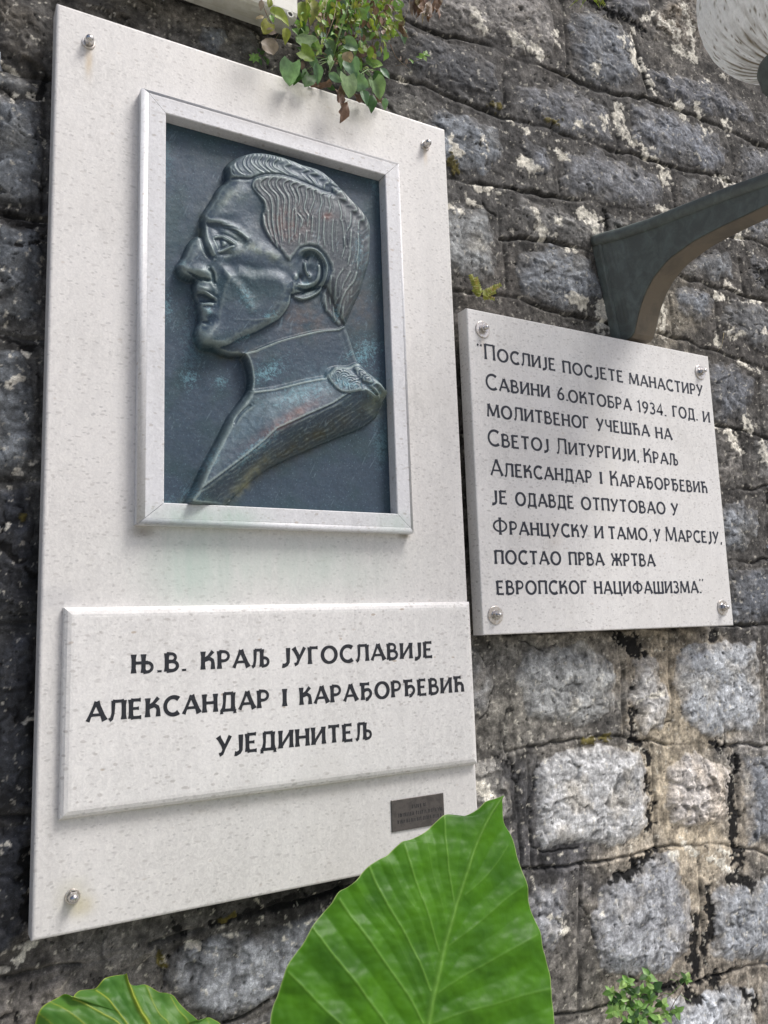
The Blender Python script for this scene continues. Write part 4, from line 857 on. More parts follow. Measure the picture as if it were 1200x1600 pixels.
    H -= .0032*sstep(-.6, 1.5, se); blob(H, U, V, 349, 380.5, 7.5, 6.5, .0034); blob(H, U, V, 344.5, 380, 2.6, 4.5, -.0030, -10)
    stroke(H, U, V, P1((552,388),(600,368),(660,372),(725,405),(815,468)), 1.4, .0028); stroke(H, U, V, P1((600,558),(680,533),(750,495),(800,490)), 1.4, .0022)
    stroke(H, U, V, P1((610,580),(690,582),(770,568)), 2.2, -.0018); stroke(H, U, V, P1((640,610),(740,600),(860,575)), 6, .0010)
    stroke(H, U, V, P1((590,360),(650,345),(740,370),(850,440)), 2.4, -.0014)
    # nose
    blob(H, U, V, 300, 400, 9, 18, .0030, 35); blob(H, U, V, 285, 417, 9, 9, .0035); blob(H, U, V, 315, 424, 15, 8, .0062, 8)
    stroke(H, U, V, P1((280,825),(330,850),(400,880)), 1.9, -.0070); stroke(H, U, V, P1((495,735),(540,800),(552,870),(572,940)), 2.6, -.0050); blob(H, U, V, 322, 437, 8, 2.6, -.0060, 12)
    stroke(H, U, V, P1((150,760),(250,800),(290,830)), 3, -.0016)
    # mouth and chin
    blob(H, U, V, 317, 451, 13, 6, .0052, 10); stroke(H, U, V, P1((540,900),(570,1000),(590,1080)), 4, .002)
    sm = sdpoly(U, V, MOUTH); H -= .0095*sstep(-2, 5, sm); stroke(H, U, V, P2((325,205),(400,205),(470,222),(565,278)), 1.8, .0030)
    stroke(H, U, V, P2((345,385),(400,352),(480,342),(560,350)), 2.3, .0034); blob(H, U, V, 326, 487, 13, 7, .0045, 6)
    stroke(H, U, V, P2((375,545),(430,555),(520,560)), 3, -.0040); stroke(H, U, V, P2((400,575),(470,590)), 2, .0016); blob(H, U, V, 324, 523, 19, 17, .0062); blob(H, U, V, 350, 540, 30, 8, .0035, -5)
    # cheek, fold from nose to jaw, cheek bone to ear
    stroke(H, U, V, P1((600,640),(680,760),(780,880),(880,1000),(950,1110),(1010,1210))+P2((985,500),), 7, .0018); stroke(H, U, V, [(x+9, y-3) for x, y in P1((610,640),(690,760),(790,880),(890,1000),(960,1110))], 9.5, -.0024)
    blob(H, U, V, 395, 402, 34, 17, .0050, 25); blob(H, U, V, 408, 455, 26, 34, -.0035, 20); stroke(H, U, V, P4((285,692),(350,735),(430,772),(540,832)), 9, .0034)
    stroke(H, U, V, P2((800,520),(960,525),(1100,520))+P3((260,800),), 1.6, .0004)
    # ear
    sr = sdpoly(U, V, smooth_poly(EAR, 3, True)); dish = sstep(-2.5, 3, sr)
    wr = sstep(455, 476, U+.15*(V-425)); H = H+dish*.0040*wr; H += .0036*np.exp(-((sr-2.2)/1.6)**2)*wr; H -= .0080*sstep(3, 14, sr)*(.35+.65*wr)
    blob(H, U, V, 469, 434, 5, 6, -.0070); blob(H, U, V, 478, 403, 4.5, 9, -.0055, 15); stroke(H, U, V, P3((455,290),(460,340),(475,395),(500,430)), 2.4, .0070); blob(H, U, V, 483, 422, 6, 7, -.0035)
    stroke(H, U, V, P3((380,505),(440,520),(500,515),(560,480),(590,400),(590,310)), 3.0, .0040); stroke(H, U, V, P3((395,550),(460,565),(540,545),(600,470),(618,380),(600,290),(540,215)), 1.5, -.0036); blob(H, U, V, 463, 433, 3.5, 5, .0045)
    blob(H, U, V, 478, 459, 14, 5, .0035, -8); stroke(H, U, V, P3((330,620),(370,668),(450,685),(540,650),(620,590),(660,520)), 3.0, -.0004)
    # jaw shadow line, collar edge, coat details
    stroke(H, U, V, P3((0,1122),(200,1042),(400,987),(580,945),(820,933)), 1.7, .0030); stroke(H, U, V, P2((890,925),(930,1080),(955,1200)), 2.2, .0022)
    stroke(H, U, V, P5((395,362),(520,345),(680,306),(800,284)), 2.6, .0026); stroke(H, U, V, P5((385,365),(340,440),(290,520),(230,620),(150,770),(90,900)), 3, -.0018)
    stroke(H, U, V, P5((400,430),(340,480),(300,540)), 2.2, -.003); stroke(H, U, V, P5((370,420),(310,490),(285,540)), 1.8, .0022)
    ep = P5((805,262),(830,225),(880,222),(940,250),(985,295),(1010,345),(960,362),(900,365),(850,330)); s5 = sdpoly(U, V, smooth_poly(ep, 3, True)); H += .0035*sstep(-1, 3, s5)
    for c_ in range(4):
        for r_ in (4, 7.5, 11): stroke(H, U, V, [(x, y) for x, y in arc(528+c_*9.5, 585+c_*6.5, r_, r_, 150, 330, 8)], 1.0, .0017*sstep(-1, 2, np.array(3.0)), True)
    n_ = fbm(U/26., V/26., 3, 5)
    cut_t = .0003*np.sin((V*1.0+U*.62+6*pnoise(U/30, V/30, 8))*.85)+.0011*fbm(U/14., (V+.6*U)/3.4, 3, 19); H += .5*cut_t*sstep(-1, 4, scut)
    H = H+.0005*n_+.00010*fbm(U/3.2, V/3.2, 3, 8)+.00025*fbm(U/8., V/8., 3, 6)*(so > 0)
    return np.clip(H, -.001, None), so, scut, sh, gsum
px_ = np.arange(.216, .7935, .00125); pz_ = np.arange(.802, 1.697, .00125); PX, PZ = np.meshgrid(px_, pz_); PY0 = -.002
def boxblur(A, n):
    for ax in (0, 1):
        k = np.cumsum(np.pad(A, [(n+1, n) if a == ax else (0, 0) for a in (0, 1)], mode='edge'), axis=ax)
        A = (np.take(k, range(2*n+1, k.shape[ax]), ax)-np.take(k, range(0, k.shape[ax]-2*n-1), ax))/(2*n+1)
    return A
U_, V_ = proj(PX, np.full(PX.shape, PY0), PZ); H0 = relief_height(U_, V_)[0]
for _ in range(2):
    Hb = boxblur(boxblur(H0, 4), 4); U_, V_ = proj(PX, PY0-Hb, PZ); H0, SO_, SC_, SH_, GS_ = relief_height(U_, V_)
H0 = boxblur(H0, 1)*.4+H0*.6
lap = boxblur(H0, 1)-boxblur(H0, 4)                                   # ridges stand proud of their surroundings and are coloured paler
ridge_pale = np.clip(lap/.0006-.1, 0, 1)*(.25+.75*sstep(4, 10, SO_))
base = np.ones(PX.shape+(3,))*lin((54, 69, 83))
m1 = sstep(-.4, .8, fbm(U_/60, V_/60, 4, 61)); base = base*(1-m1)[..., None]+lin((48, 68, 76))*m1[..., None]
hs = sstep(0, 8, SH_); base = base*(1-.5*hs)[..., None]+lin((82, 82, 82))*(.5*hs)[..., None]
def patch(x, y, rx, ry, c, a, ang=0, nz=1.0):
    global base
    c_, s_ = math.cos(math.radians(ang)), math.sin(math.radians(ang)); dx, dy = U_-x, V_-y
    d = ((dx*c_+dy*s_)/rx)**2+((-dx*s_+dy*c_)/ry)**2; w = a*np.exp(-d)*np.clip(.75+nz*fbm(U_/14., V_/14., 4, int(x)), 0, 1.4); w = np.clip(w, 0, 1)[..., None]
    base = base*(1-w)+lin(c)*w
patch(450, 350, 34, 26, (98, 76, 72), .6); patch(475, 500, 40, 30, (84, 76, 74), .6); patch(560, 480, 30, 40, (80, 76, 72), .5); patch(515, 338, 12, 6, (104, 72, 64), .7)
patch(450, 655, 55, 9, (118, 84, 76), .65, -32, .6); patch(480, 690, 110, 16, (62, 64, 52), .9, -30, .5); patch(385, 752, 42, 9, (128, 130, 104), .7, -48); patch(585, 628, 14, 22, (112, 122, 104), .6)
patch(372, 555, 34, 9, (60, 62, 52), .7, -8); patch(510, 590, 42, 20, (92, 116, 128), .5); patch(440, 625, 80, 16, (98, 116, 124), .6, -22); patch(345, 700, 16, 60, (96, 112, 116), .5, 30); patch(400, 655, 60, 16, (88, 108, 122), .5, -35); patch(300, 785, 30, 8, (92, 108, 100), .6)
patch(355, 308, 34, 13, (118, 128, 120), .45, -20); patch(412, 393, 42, 8, (116, 126, 112), .5, 28); patch(375, 392, 22, 6, (112, 122, 110), .4, -8); patch(313, 355, 6, 26, (110, 120, 108), .4); patch(400, 262, 60, 10, (104, 118, 116), .35, 5)
verd = lambda f: sstep(.35, .62, f)
n1_ = fbm(U_/7., V_/7., 5, 33, .7); n2_ = fbm((U_+V_)/7., (V_-U_)/1.8, 4, 43, .7)
def verdi(x, y, rx, ry, a, ang=0):
    global base
    c_, s_ = math.cos(math.radians(ang)), math.sin(math.radians(ang)); dx, dy = U_-x, V_-y
    d = ((dx*c_+dy*s_)/rx)**2+((-dx*s_+dy*c_)/ry)**2; f = .72*np.exp(-d)+.45*n1_+.6*n2_; w = (a*1.0*sstep(.46, .85, f)*np.exp(-d*.6))[..., None]
    base = base*(1-w)+lin((106, 148, 160))*w
for a_ in ((295,590,16,16,.6),(345,597,14,10,.6),(262,480,10,26,.5),(420,580,34,16,.7,-30),(425,495,14,10,.8),(380,528,14,5,.7,-15),(325,487,11,8,.8),(560,560,26,14,.7),(580,600,20,26,.45),(525,490,8,14,.8),(575,545,22,20,.6),
 (300,770,22,16,.4),(330,720,30,10,.5,-55),(470,615,60,18,.5,-15),(595,690,14,50,.3),(262,250,10,60,.2),(540,600,30,12,.7,20),(385,465,12,26,.5,-30),(560,395,10,40,.35),(480,445,16,6,.6),(285,412,7,7,.5),(585,290,12,20,.3),(300,540,20,80,.22),(400,700,60,12,.5,-40),(260,790,20,14,.4)): verdi(*a_)
speck = sstep(.74, .92, fbm(U_/3.0, V_/3.0, 3, 53, .7)+.12*fbm(U_/50, V_/50, 2, 54)); base = base*(1-.3*speck)[..., None]+lin((128, 158, 165))*(.3*speck)[..., None]
scr = sstep(.80, .95, ridged((U_+.5*V_)/16., (V_-.3*U_)/90., 2, 63, .5)-.45)*sstep(0, .5, fbm(U_/40, V_/40, 2, 64)); base = base*(1-.3*scr)[..., None]+lin((120, 140, 150))*(.3*scr)[..., None]
ridge_w = (ridge_pale*.5)[..., None]; base = base*(1-ridge_w)+lin((146, 160, 156))*ridge_w
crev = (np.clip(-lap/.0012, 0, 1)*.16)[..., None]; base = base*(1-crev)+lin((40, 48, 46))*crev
ed_ = np.exp(-np.minimum(np.minimum(U_-254, 600-U_), 40)/3.)*0
m_, nt, bs = newmat('patinated_bronze'); c_ = mix(nt, 1.0, vcol(nt), ramp(nt, noise(nt, pos(nt), 160, 5, .65), [(.3, .82), (.7, 1.2)]), 'MULTIPLY')
nt.links.new(c_, bs.inputs['Base Color']); bs.inputs['Metallic'].default_value = .1; bs.inputs['Specular IOR Level'].default_value = .4
nt.links.new(ramp(nt, noise(nt, pos(nt), 30, 5, .7), [(.3, .36), (.7, .58)]), bs.inputs['Roughness']); bump(nt, bs, noise(nt, pos(nt), 240, 4, .6), .35, .0008)
M_bronze = m_
nx_ = PX.shape[1]; ii = (np.arange(PX.shape[0]-1)[:, None]*nx_+np.arange(nx_-1)[None]).ravel()
cR = np.stack([PX.ravel()-SO[0], (PY0-H0).ravel()-SO[1], PZ.ravel()-SO[2]], 1); qR = np.stack([ii, ii+1, ii+nx_+1, ii+nx_], 1)
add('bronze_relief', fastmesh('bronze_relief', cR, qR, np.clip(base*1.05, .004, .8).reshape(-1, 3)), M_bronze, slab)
# ------------------------------------------------------------------ wall lamp on its iron bracket
def tube(pts, rad, n=8, cap=True):
    P = [Vector(p) for p in pts]; V, F = [], []; up = Vector((.31, .2, .93)).normalized()
    for i, p in enumerate(P):
        d = (P[min(i+1, len(P)-1)]-P[max(i-1, 0)]).normalized(); a = d.cross(up)
        if a.length < .1: a = d.cross(Vector((1, 0, 0)))
        a.normalize(); b = a.cross(d); r = rad[i] if hasattr(rad, '__len__') else rad
        for k in range(n): t = 2*math.pi*k/n; V.append(tuple(p+a*(r*math.cos(t))+b*(r*math.sin(t))))
    for i in range(len(P)-1):
        for k in range(n): F.append((i*n+k, i*n+(k+1) % n, (i+1)*n+(k+1) % n, (i+1)*n+k))
    if cap: F += [tuple(range(n))[::-1], tuple((len(P)-1)*n+k for k in range(n))]
    return V, F
def lathe(prof, n=48, c=(0, 0, 0), rib=0, ramp_=0.0):
    V, F = [], []
    for r, z in prof:
        for k in range(n):
            a = 2*math.pi*k/n; rr = r*(1+ramp_*math.cos(rib*a)) if rib else r
            V.append((c[0]+rr*math.cos(a), c[1]+rr*math.sin(a), c[2]+z))
    for j in range(len(prof)-1):
        for k in range(n): F.append((j*n+k, j*n+(k+1) % n, (j+1)*n+(k+1) % n, (j+1)*n+k))
    return V, F
LO = (1.705, .07, 1.4)
lamp = empty('wall_lamp', LO)
tag(lamp, 'green iron bracket lamp with a dirty white ribbed glass globe, above the text plaque', 'lamp')
ys = np.concatenate([np.linspace(.072, -.12, 16), np.linspace(-.14, -.60, 22)])
ztop = np.interp(-ys, [-.08, .066, .21, .36, .495, .6], [1.742, 1.731, 1.715, 1.695, 1.672, 1.652])
zbot = np.interp(-ys, [-.08, .000, .012, .025, .040, .065, .098, .15, .243, .33, .41, .487, .6], [1.398, 1.402, 1.425, 1.458, 1.488, 1.525, 1.556, 1.585, 1.602, 1.603, 1.600, 1.598, 1.590])
hwt = np.interp(-ys, [-.08, -.04, .02, .10, .25, .6], [.108, .098, .072, .052, .043, .036]); hwb = np.interp(-ys, [-.08, .0, .1, .25, .6], [.046, .045, .043, .040, .034])
V, F = [], []; m = 6
for y, a, b, w, v_ in zip(ys, ztop, zbot, hwt, hwb):
    V += [(1.705-v_, y, b), (1.705+v_, y, b), (1.705+w*.5+v_*.5, y, (a+b)/2), (1.705+w, y, a), (1.705-w, y, a), (1.705-w*.5-v_*.5, y, (a+b)/2)]
for i in range(len(ys)-1):
    for k in range(m): F.append((i*m+k, i*m+(k+1) % m, (i+1)*m+(k+1) % m, (i+1)*m+k))
F += [tuple(range(m))[::-1], tuple((len(ys)-1)*m+k for k in range(m))]
wm = pymesh('bracket_web', shift(V, LO), F); add('bracket_web', wm, M_green, lamp)
V, F = [], []
sec = [(-1, -.030), (-1.13, -.026), (-1.20, -.013), (-1.15, .000), (-1.0, .007), (1.0, .007), (1.15, .000), (1.20, -.013), (1.13, -.026), (1, -.030)]; m = len(sec)
for y, a, w in zip(ys, ztop, hwt):
    for sx, sz in sec: V.append((1.705+np.sign(sx)*(w*min(1, abs(sx))+max(0, abs(sx)-1)*.06), y-.002, a+sz))
for i in range(len(ys)-1):
    for k in range(m): F.append((i*m+k, i*m+(k+1) % m, (i+1)*m+(k+1) % m, (i+1)*m+k))
F += [tuple(range(m))[::-1], tuple((len(ys)-1)*m+k for k in range(m))]
add('top_rail', pymesh('top_rail', shift(V, LO), F, True), M_green, lamp)
V, F = [], []
for y, b, v_ in zip(ys, zbot, hwb):
    dn = .0016; V += [(1.705-v_+.003, y-dn, b-dn), (1.705+v_-.003, y-dn, b-dn)]
for i in range(len(ys)-1): F.append((2*i, 2*i+1, 2*i+3, 2*i+2))
add('underside', pymesh('underside', shift(V, LO), F), M_brown, lamp)
V, F = [], []
ring = [(1.602, 1.705), (1.598, 1.735), (1.61, 1.752), (1.80, 1.752), (1.812, 1.735), (1.808, 1.705), (1.757, 1.41), (1.745, 1.392), (1.665, 1.392), (1.653, 1.41)]; m = len(ring)
for ins, y in ((0, .078), (0, .052), (.004, .046), (.012, .0455)):
    for x, z in ring: d = Vector((1.705-x, 1.6-z)).normalized()*ins; V.append((x+d.x, y, z+d.y))
for i in range(3):
    for k in range(m): F.append((i*m+k, i*m+(k+1) % m, (i+1)*m+(k+1) % m, (i+1)*m+k))
F.append(tuple(3*m+k for k in range(m)))
add('base_plate', pymesh('base_plate', shift(V, LO), F), M_green, lamp)
GX, GY, GZ, GR = 1.710, -.57, 2.160, .220
v, f = lathe([(.001, 1.60), (.034, 1.60), (.036, 1.64), (.026, 1.66), (.022, 1.70), (.022, 1.76), (.034, 1.78), (.030, 1.80), (.034, 1.86), (.060, 1.885), (.084, 1.908), (.092, 1.945), (.089, 1.958), (.08, 1.958)], 36, (GX-LO[0], GY-LO[1], -LO[2]))
add('globe_holder', pymesh('globe_holder', v, f, True), M_green, lamp)
nr = 44; n = nr*8; pf = []
for k in range(90):
    a = -math.pi/2+.30+(math.pi-.32)*k/89; pf.append((GR*math.cos(a), GR*math.sin(a)))
pf = [(.060, -GR-.012), (.0665, -GR-.004)]+pf
v, f = lathe(pf, n, (0, 0, 0), nr, .010); v = np.array(v); ang = np.arctan2(v[:, 1], v[:, 0]); lat = v[:, 2]/GR
rib = .5-.5*np.cos(nr*ang); dn = fbm(ang*10+40, lat*3+20, 4, 7); d2 = fbm(ang*26+60, lat*9+40, 4, 17)
dirt = np.clip(sstep(-.60, -.95, lat+.42*dn)*(.3+.5*rib)+.35*sstep(.55, 1.1, rib+.7*d2)*sstep(.1, -.6, lat+.4*dn)*.6+.7*sstep(.62, .75, d2+.3*dn), 0, 1)
gc = (1-dirt[:, None])*lin((238, 239, 238))+dirt[:, None]*lin((104, 92, 66)); gg = sstep(-.9, -1, lat)[:, None]; gc = gc*(1-gg*.3)+lin((150, 150, 110))*gg*.3
gm, nt, bs = newmat('dirty_opal_glass'); c_ = mix(nt, 1.0, vcol(nt), ramp(nt, noise(nt, pos(nt), 120, 5, .7), [(.3, .85), (.7, 1.1)]), 'MULTIPLY'); nt.links.new(c_, bs.inputs['Base Color'])
bs.inputs['Roughness'].default_value = .38; bump(nt, bs, noise(nt, pos(nt), 80, 4), .3, .0006)
tr = N(nt, 'ShaderNodeBsdfTranslucent'); nt.links.new(c_, tr.inputs[0]); ms = N(nt, 'ShaderNodeMixShader'); ms.inputs[0].default_value = .7; nt.links.new(bs.outputs[0], ms.inputs[1]); nt.links.new(tr.outputs[0], ms.inputs[2]); nt.links.new(ms.outputs[0], nt.nodes['Material Output'].inputs[0])
gl = add('glass_globe', fastmesh('glass_globe', v, f, gc), gm, lamp); gl.location = (GX-LO[0], GY-LO[1], GZ-LO[2])

# ------------------------------------------------------------------ plastic casing above the slab
BO = (.33, .06, 2.035)
box = empty('plastic_casing', BO); tag(box, 'aged white plastic casing with a tube end, fixed above the portrait slab', 'casing')
prof = [(.06, 2.060), (.03, 2.058), (.028, 2.046), (-.006, 2.044), (-.010, 2.035), (-.030, 2.034), (-.037, 2.038), (-.040, 2.046), (-.040, 2.30), (.06, 2.30)]
V = []; F = []; m = len(prof)
for x in (.12, .546): V += [(x, y, z) for y, z in prof]
F = [(k, (k+1) % m, m+(k+1) % m, m+k) for k in range(m)]+[tuple(range(m)), tuple(range(m, 2*m))[::-1]]
add('shell', pymesh('shell', shift(V, BO), F), M_plastic, box)
p = unp(453, 23, -.043); v, f = disc_prof([(.0085, .003), (.0095, -.001), (.0085, -.003), (.0060, -.0035), (.0055, .0)], 20, cap=False)
te = add('tube_end', pymesh('tube_end', v, f, True), M_plastic, box); te.location = (p[0]-BO[0], -.042-BO[1], p[2]-BO[2])
v, f = disc_prof([(.0062, -.0012), (.003, -.0013), (.0004, -.0013)], 16); th = add('tube_bore', pymesh('tube_bore', v, f), M_engr, te)

# ------------------------------------------------------------------ small plants rooted in the joints
def leaf_mesh(name, kind, rows=7, cols=4, fold=.18, droop=.25, wave=0.0, seed=0):
    r = random.Random(seed); V, F = [], []; c = cols
    for i in range(rows+1):
        t = i/rows
        if kind == 'heart': w = .54*math.sin(math.pi*min(1, t*.90+.10)**.72)**.62*(1-.12*t)
        elif kind == 'round': w = .52*math.sqrt(max(0, 1-(2*t-1)**2))
        elif kind == 'lance': w = .19*math.sin(math.pi*min(1, t*.97+.03)**.8)
        elif kind == 'oval': w = .30*math.sin(math.pi*min(1, t*.97+.03)**.75)
        elif kind == 'blade': w = .035*(1-t**2)
        else: w = .24*math.sin(math.pi*t**.7)**.8*(1+.3*math.sin(t*9+seed))
        if i == rows: w = .004
        for j in range(-c, c+1):
            s = j/c; lobe = .17*(1-t)**4*abs(s)**1.3 if kind == 'heart' else 0
            z = fold*abs(s)*w*2-droop*t*t*.5+wave*math.sin(t*9+s*5+seed)*abs(s)*.5+(.04*math.sin(t*14+abs(s)*3))*abs(s)*w
            V.append((s*w*(1+.04*math.sin(t*21+seed+j)), t-lobe, z))
    k = 2*c+1
    for i in range(rows):
        for j in range(k-1): F.append((i*k+j, i*k+j+1, (i+1)*k+j+1, (i+1)*k+j))
    return pymesh(name, V, F, True)
LM = {}
def leafm(kind, mat, v=0):
    key = (kind, mat.name, v)
    if key not in LM:
        hi = kind in ('heart', 'round')
        me = leaf_mesh('leaf_'+kind, kind, 8 if hi else (5 if kind != 'blade' else 8), 3 if hi else 2, fold=(.12, .3, .02)[v % 3], droop=(.15, .5, .3)[v % 3], wave=(.05, .02, .12)[v % 3] if kind != 'dry' else .35, seed=v)
        me.materials.append(mat); LM[key] = me
    return LM[key]
pl_r = random.Random(21)
class Plant:
    def __init__(s, name, px, py, Y, label, cat, group=None):
        p = unp(px, py, Y); s.o = empty(name, tuple(p)); s.root = Vector(p); tag(s.o, label, cat, group); s.n = 0
    def leaf(s, px, py, size, ang, Y, kind, mat, tilt=30, stem=None, name='leaf', twist=25):
        c = Vector(unp(px, py, Y)); dep = (c-Vector(CAM)).dot(Vector(CF)); L = size*dep/FPX
        a = math.radians(ang); d = Vector(CR)*math.cos(a)+Vector(CU)*math.sin(a); nrm = (Vector(CAM)-c).normalized()
        nrm = (nrm*.6+Vector((0, -.45, .25))).normalized(); d = (d-nrm*d.dot(nrm)).normalized()
        side = d.cross(nrm).normalized()
        M = Matrix((side, d, nrm)).transposed().to_4x4()
        M = M @ Matrix.Rotation(math.radians(pl_r.uniform(-tilt, tilt)), 4, 'X') @ Matrix.Rotation(math.radians(pl_r.uniform(-twist, twist)), 4, 'Y')
        M = M @ Matrix.Diagonal((L, L, L, 1)) @ Matrix.Translation((0, -.45, 0)); base = c-d*L*.45
        o = bpy.data.objects.new(name, leafm(kind, mat, pl_r.randrange(3))); C.objects.link(o); o.parent = s.o
        o.matrix_local = Matrix.Translation(c-s.root) @ M; s.n += 1
        if stem is not None: s.stem([stem, None, base], .0009 if size < 22 else .0013, M_stem if mat in (M_dry, M_lime) else M_gstem)
        return base
    def stem(s, pts, r, mat, name='stem', taper=.5):
        if pts[1] is None:
            a, b = Vector(pts[0]), Vector(pts[2]); m_ = (a+b)/2+Vector((pl_r.uniform(-.01, .01), -.012, .008)); pts = [a, (a+m_)/2+Vector((0, -.003, .002)), m_, (m_+b)/2+Vector((0, -.003, .002)), b]
        n_ = len(pts); v, f = tube([tuple(Vector(p)-s.root) for p in pts], [r*(1-taper*i/(n_-1)) for i in range(n_)], 5)
        add(name, pymesh('stem', v, f, True), mat, s.o)
CP = lambda x, y: (440+x/4.615, y/4.615)
# trailing plant with heart-shaped leaves on the slab's upper edge
A = Plant('trailing_plant', 520, 100, .05, 'trailing plant with blue-green heart-shaped leaves spilling over the top of the portrait slab', 'plant')
hub = Vector(unp(520, 98, .03)); hub2 = Vector(unp(505, 60, .05)); hub3 = Vector(unp(560, 108, .0))
for x, y, s_, an, k, mt, Y in [
 (165,285,135,150,'heart',M_heart,-.03),(235,345,115,-40,'heart',M_heart,-.02),(185,395,115,-25,'heart',M_lime,-.035),(65,525,150,-100,'heart',M_heart,-.03),(185,575,115,-110,'heart',M_dark,-.03),(115,560,100,-130,'heart',M_dark,-.02),(258,525,140,-72,'oval',M_heart,-.03),(235,455,110,-60,'oval',M_heart,-.02),
 (300,262,100,-60,'oval',M_heart,-.0),(345,335,90,-50,'heart',M_heart,-.0),(410,215,140,10,'heart',M_dark,.0),(585,100,115,-35,'oval',M_fresh,-.04),(560,225,85,-55,'oval',M_heart,-.03),(505,330,100,-10,'heart',M_heart,-.04),(515,495,120,-75,'heart',M_heart,-.055),(560,470,80,-70,'oval',M_fresh,-.03),
 (480,620,150,-80,'heart',M_heart,-.06),(565,600,120,-20,'heart',M_heart,-.05),(385,560,110,-25,'oval',M_heart,-.05),(700,575,140,-70,'oval',M_dark,-.03),(690,640,130,-55,'heart',M_heart,-.04),(745,525,95,-45,'oval',M_heart,-.02),(692,468,70,15,'heart',M_fresh,-.02),(650,740,135,-95,'oval',M_dark,-.05),
 (745,745,85,-95,'oval',M_heart,-.03),(600,695,115,-75,'oval',M_heart,-.05),(355,440,140,-95,'lance',M_fresh,-.01),(435,430,110,-100,'oval',M_fresh,-.02),(340,400,120,-95,'oval',M_heart,.0),(420,520,90,-60,'oval',M_dark,-.01),(560,560,90,-120,'oval',M_dark,-.01),(640,590,80,-100,'oval',M_heart,-.02),
 (150,470,70,-100,'oval',M_dry,.0),(320,610,110,-160,'dry',M_dry,-.01),(250,610,90,-170,'dry',M_dry,-.01),(425,690,160,-86,'dry',M_dry,-.05),(455,800,160,-108,'dry',M_dry,-.055),(560,705,110,-15,'dry',M_dry,-.02),(700,710,90,-30,'dry',M_dry,-.02),(478,410,80,-80,'round',M_pale,-.05),(355,630,70,-20,'oval',M_dark,.0),(640,510,60,20,'dry',M_pale,.0),(590,640,70,-90,'dry',M_pale,-.01)]:
    h_ = hub if y > 350 else hub2
    if x > 560 and y > 400: h_ = hub3
    A.leaf(*CP(x, y), s_/4.615*1.0, an, Y, k, mt, 22, stem=h_ if k != 'dry' else None)
A.stem([unp(545, -12, -.02), unp(539, 25, -.02), unp(529, 55, -.015), unp(521, 84, -.005), unp(516, 100, .03)], .0042, M_gstem, 'stalk', .2)
A.stem([unp(480, -10, .0), unp(482, 30, -.005), unp(486, 62, .01)], .0016, M_stem); A.stem([unp(484, -10, .0), unp(489, 30, -.005), unp(497, 66, .01)], .0014, M_pale)
A.stem([unp(590, 112, -.01), unp(575, 108, -.03), unp(560, 118, -.04), unp(548, 126, -.04)], .0018, M_gstem); A.stem([unp(538, 75, -.04), unp(526, 84, -.03), unp(519, 97, .0)], .0014, M_gstem)
for i in range(80):
    x = pl_r.gauss(545, 38); y = pl_r.uniform(-4, 112); x = min(max(x, 468), 632)
    A.leaf(x, y*(1-.3*abs(x-545)/80), pl_r.uniform(10, 21), pl_r.uniform(-150, -30), pl_r.uniform(.0, .04), pl_r.choice(['heart', 'oval', 'heart']), pl_r.choice([M_dark, M_fresh, M_heart, M_lime, M_dry]), 35, twist=40)
# bushy yellow-green plant with red stems above and behind it
B = Plant('creeping_weed', 570, -10, .05, 'bushy yellow-green creeping weed with reddish stems hanging from a joint above the trailing plant', 'plant')
for i in range(31):
    x0 = pl_r.uniform(490, 636); x1 = x0+pl_r.uniform(-28, 26); y1 = pl_r.uniform(35, 118)*(1-.35*abs(x0-575)/60); Yb = pl_r.uniform(-.05, .03)
    pts = [unp(x0, -16, Yb+.02), unp(x0+(x1-x0)*.3, y1*.35, Yb), unp(x0+(x1-x0)*.7, y1*.7, Yb-.01), unp(x1, y1, Yb)]
    B.stem(pts, .0013, M_stem)
    for j in range(9):
        t = j/8; a_, b_ = x0+(x1-x0)*t+pl_r.uniform(-7, 7), -6+(y1+6)*t+pl_r.uniform(-5, 5)
        B.leaf(a_, b_, pl_r.uniform(9, 15), pl_r.uniform(-160, -10), Yb-pl_r.uniform(0, .02), pl_r.choice(['oval', 'lance', 'oval']), pl_r.choice([M_lime, M_lime, M_fresh, M_lime, M_dry, M_fresh]), 45, twist=45)
for x, y, s_, an, mt in ((845,70,60,-40,M_lime),(860,20,50,-30,M_fresh),(825,180,60,-60,M_lime),(815,235,45,20,M_lime),(830,250,45,-20,M_lime),(800,250,45,-120,M_lime),(740,270,70,-50,M_heart),(640,380,80,-90,M_lime),(665,400,60,-70,M_lime),(770,140,50,-70,M_lime)):
    B.leaf(*CP(x, y), s_/4.615*1.1, an, -.03, 'oval', mt, 35)
B.stem([unp(610, 70, -.01), unp(618, 88, -.02), unp(624, 95, .0), unp(640, 108, .04)], .0011, M_stem); B.stem([unp(520, 16, .0), unp(545, 15, -.03), unp(570, 11, -.02)], .0009, M_stem)
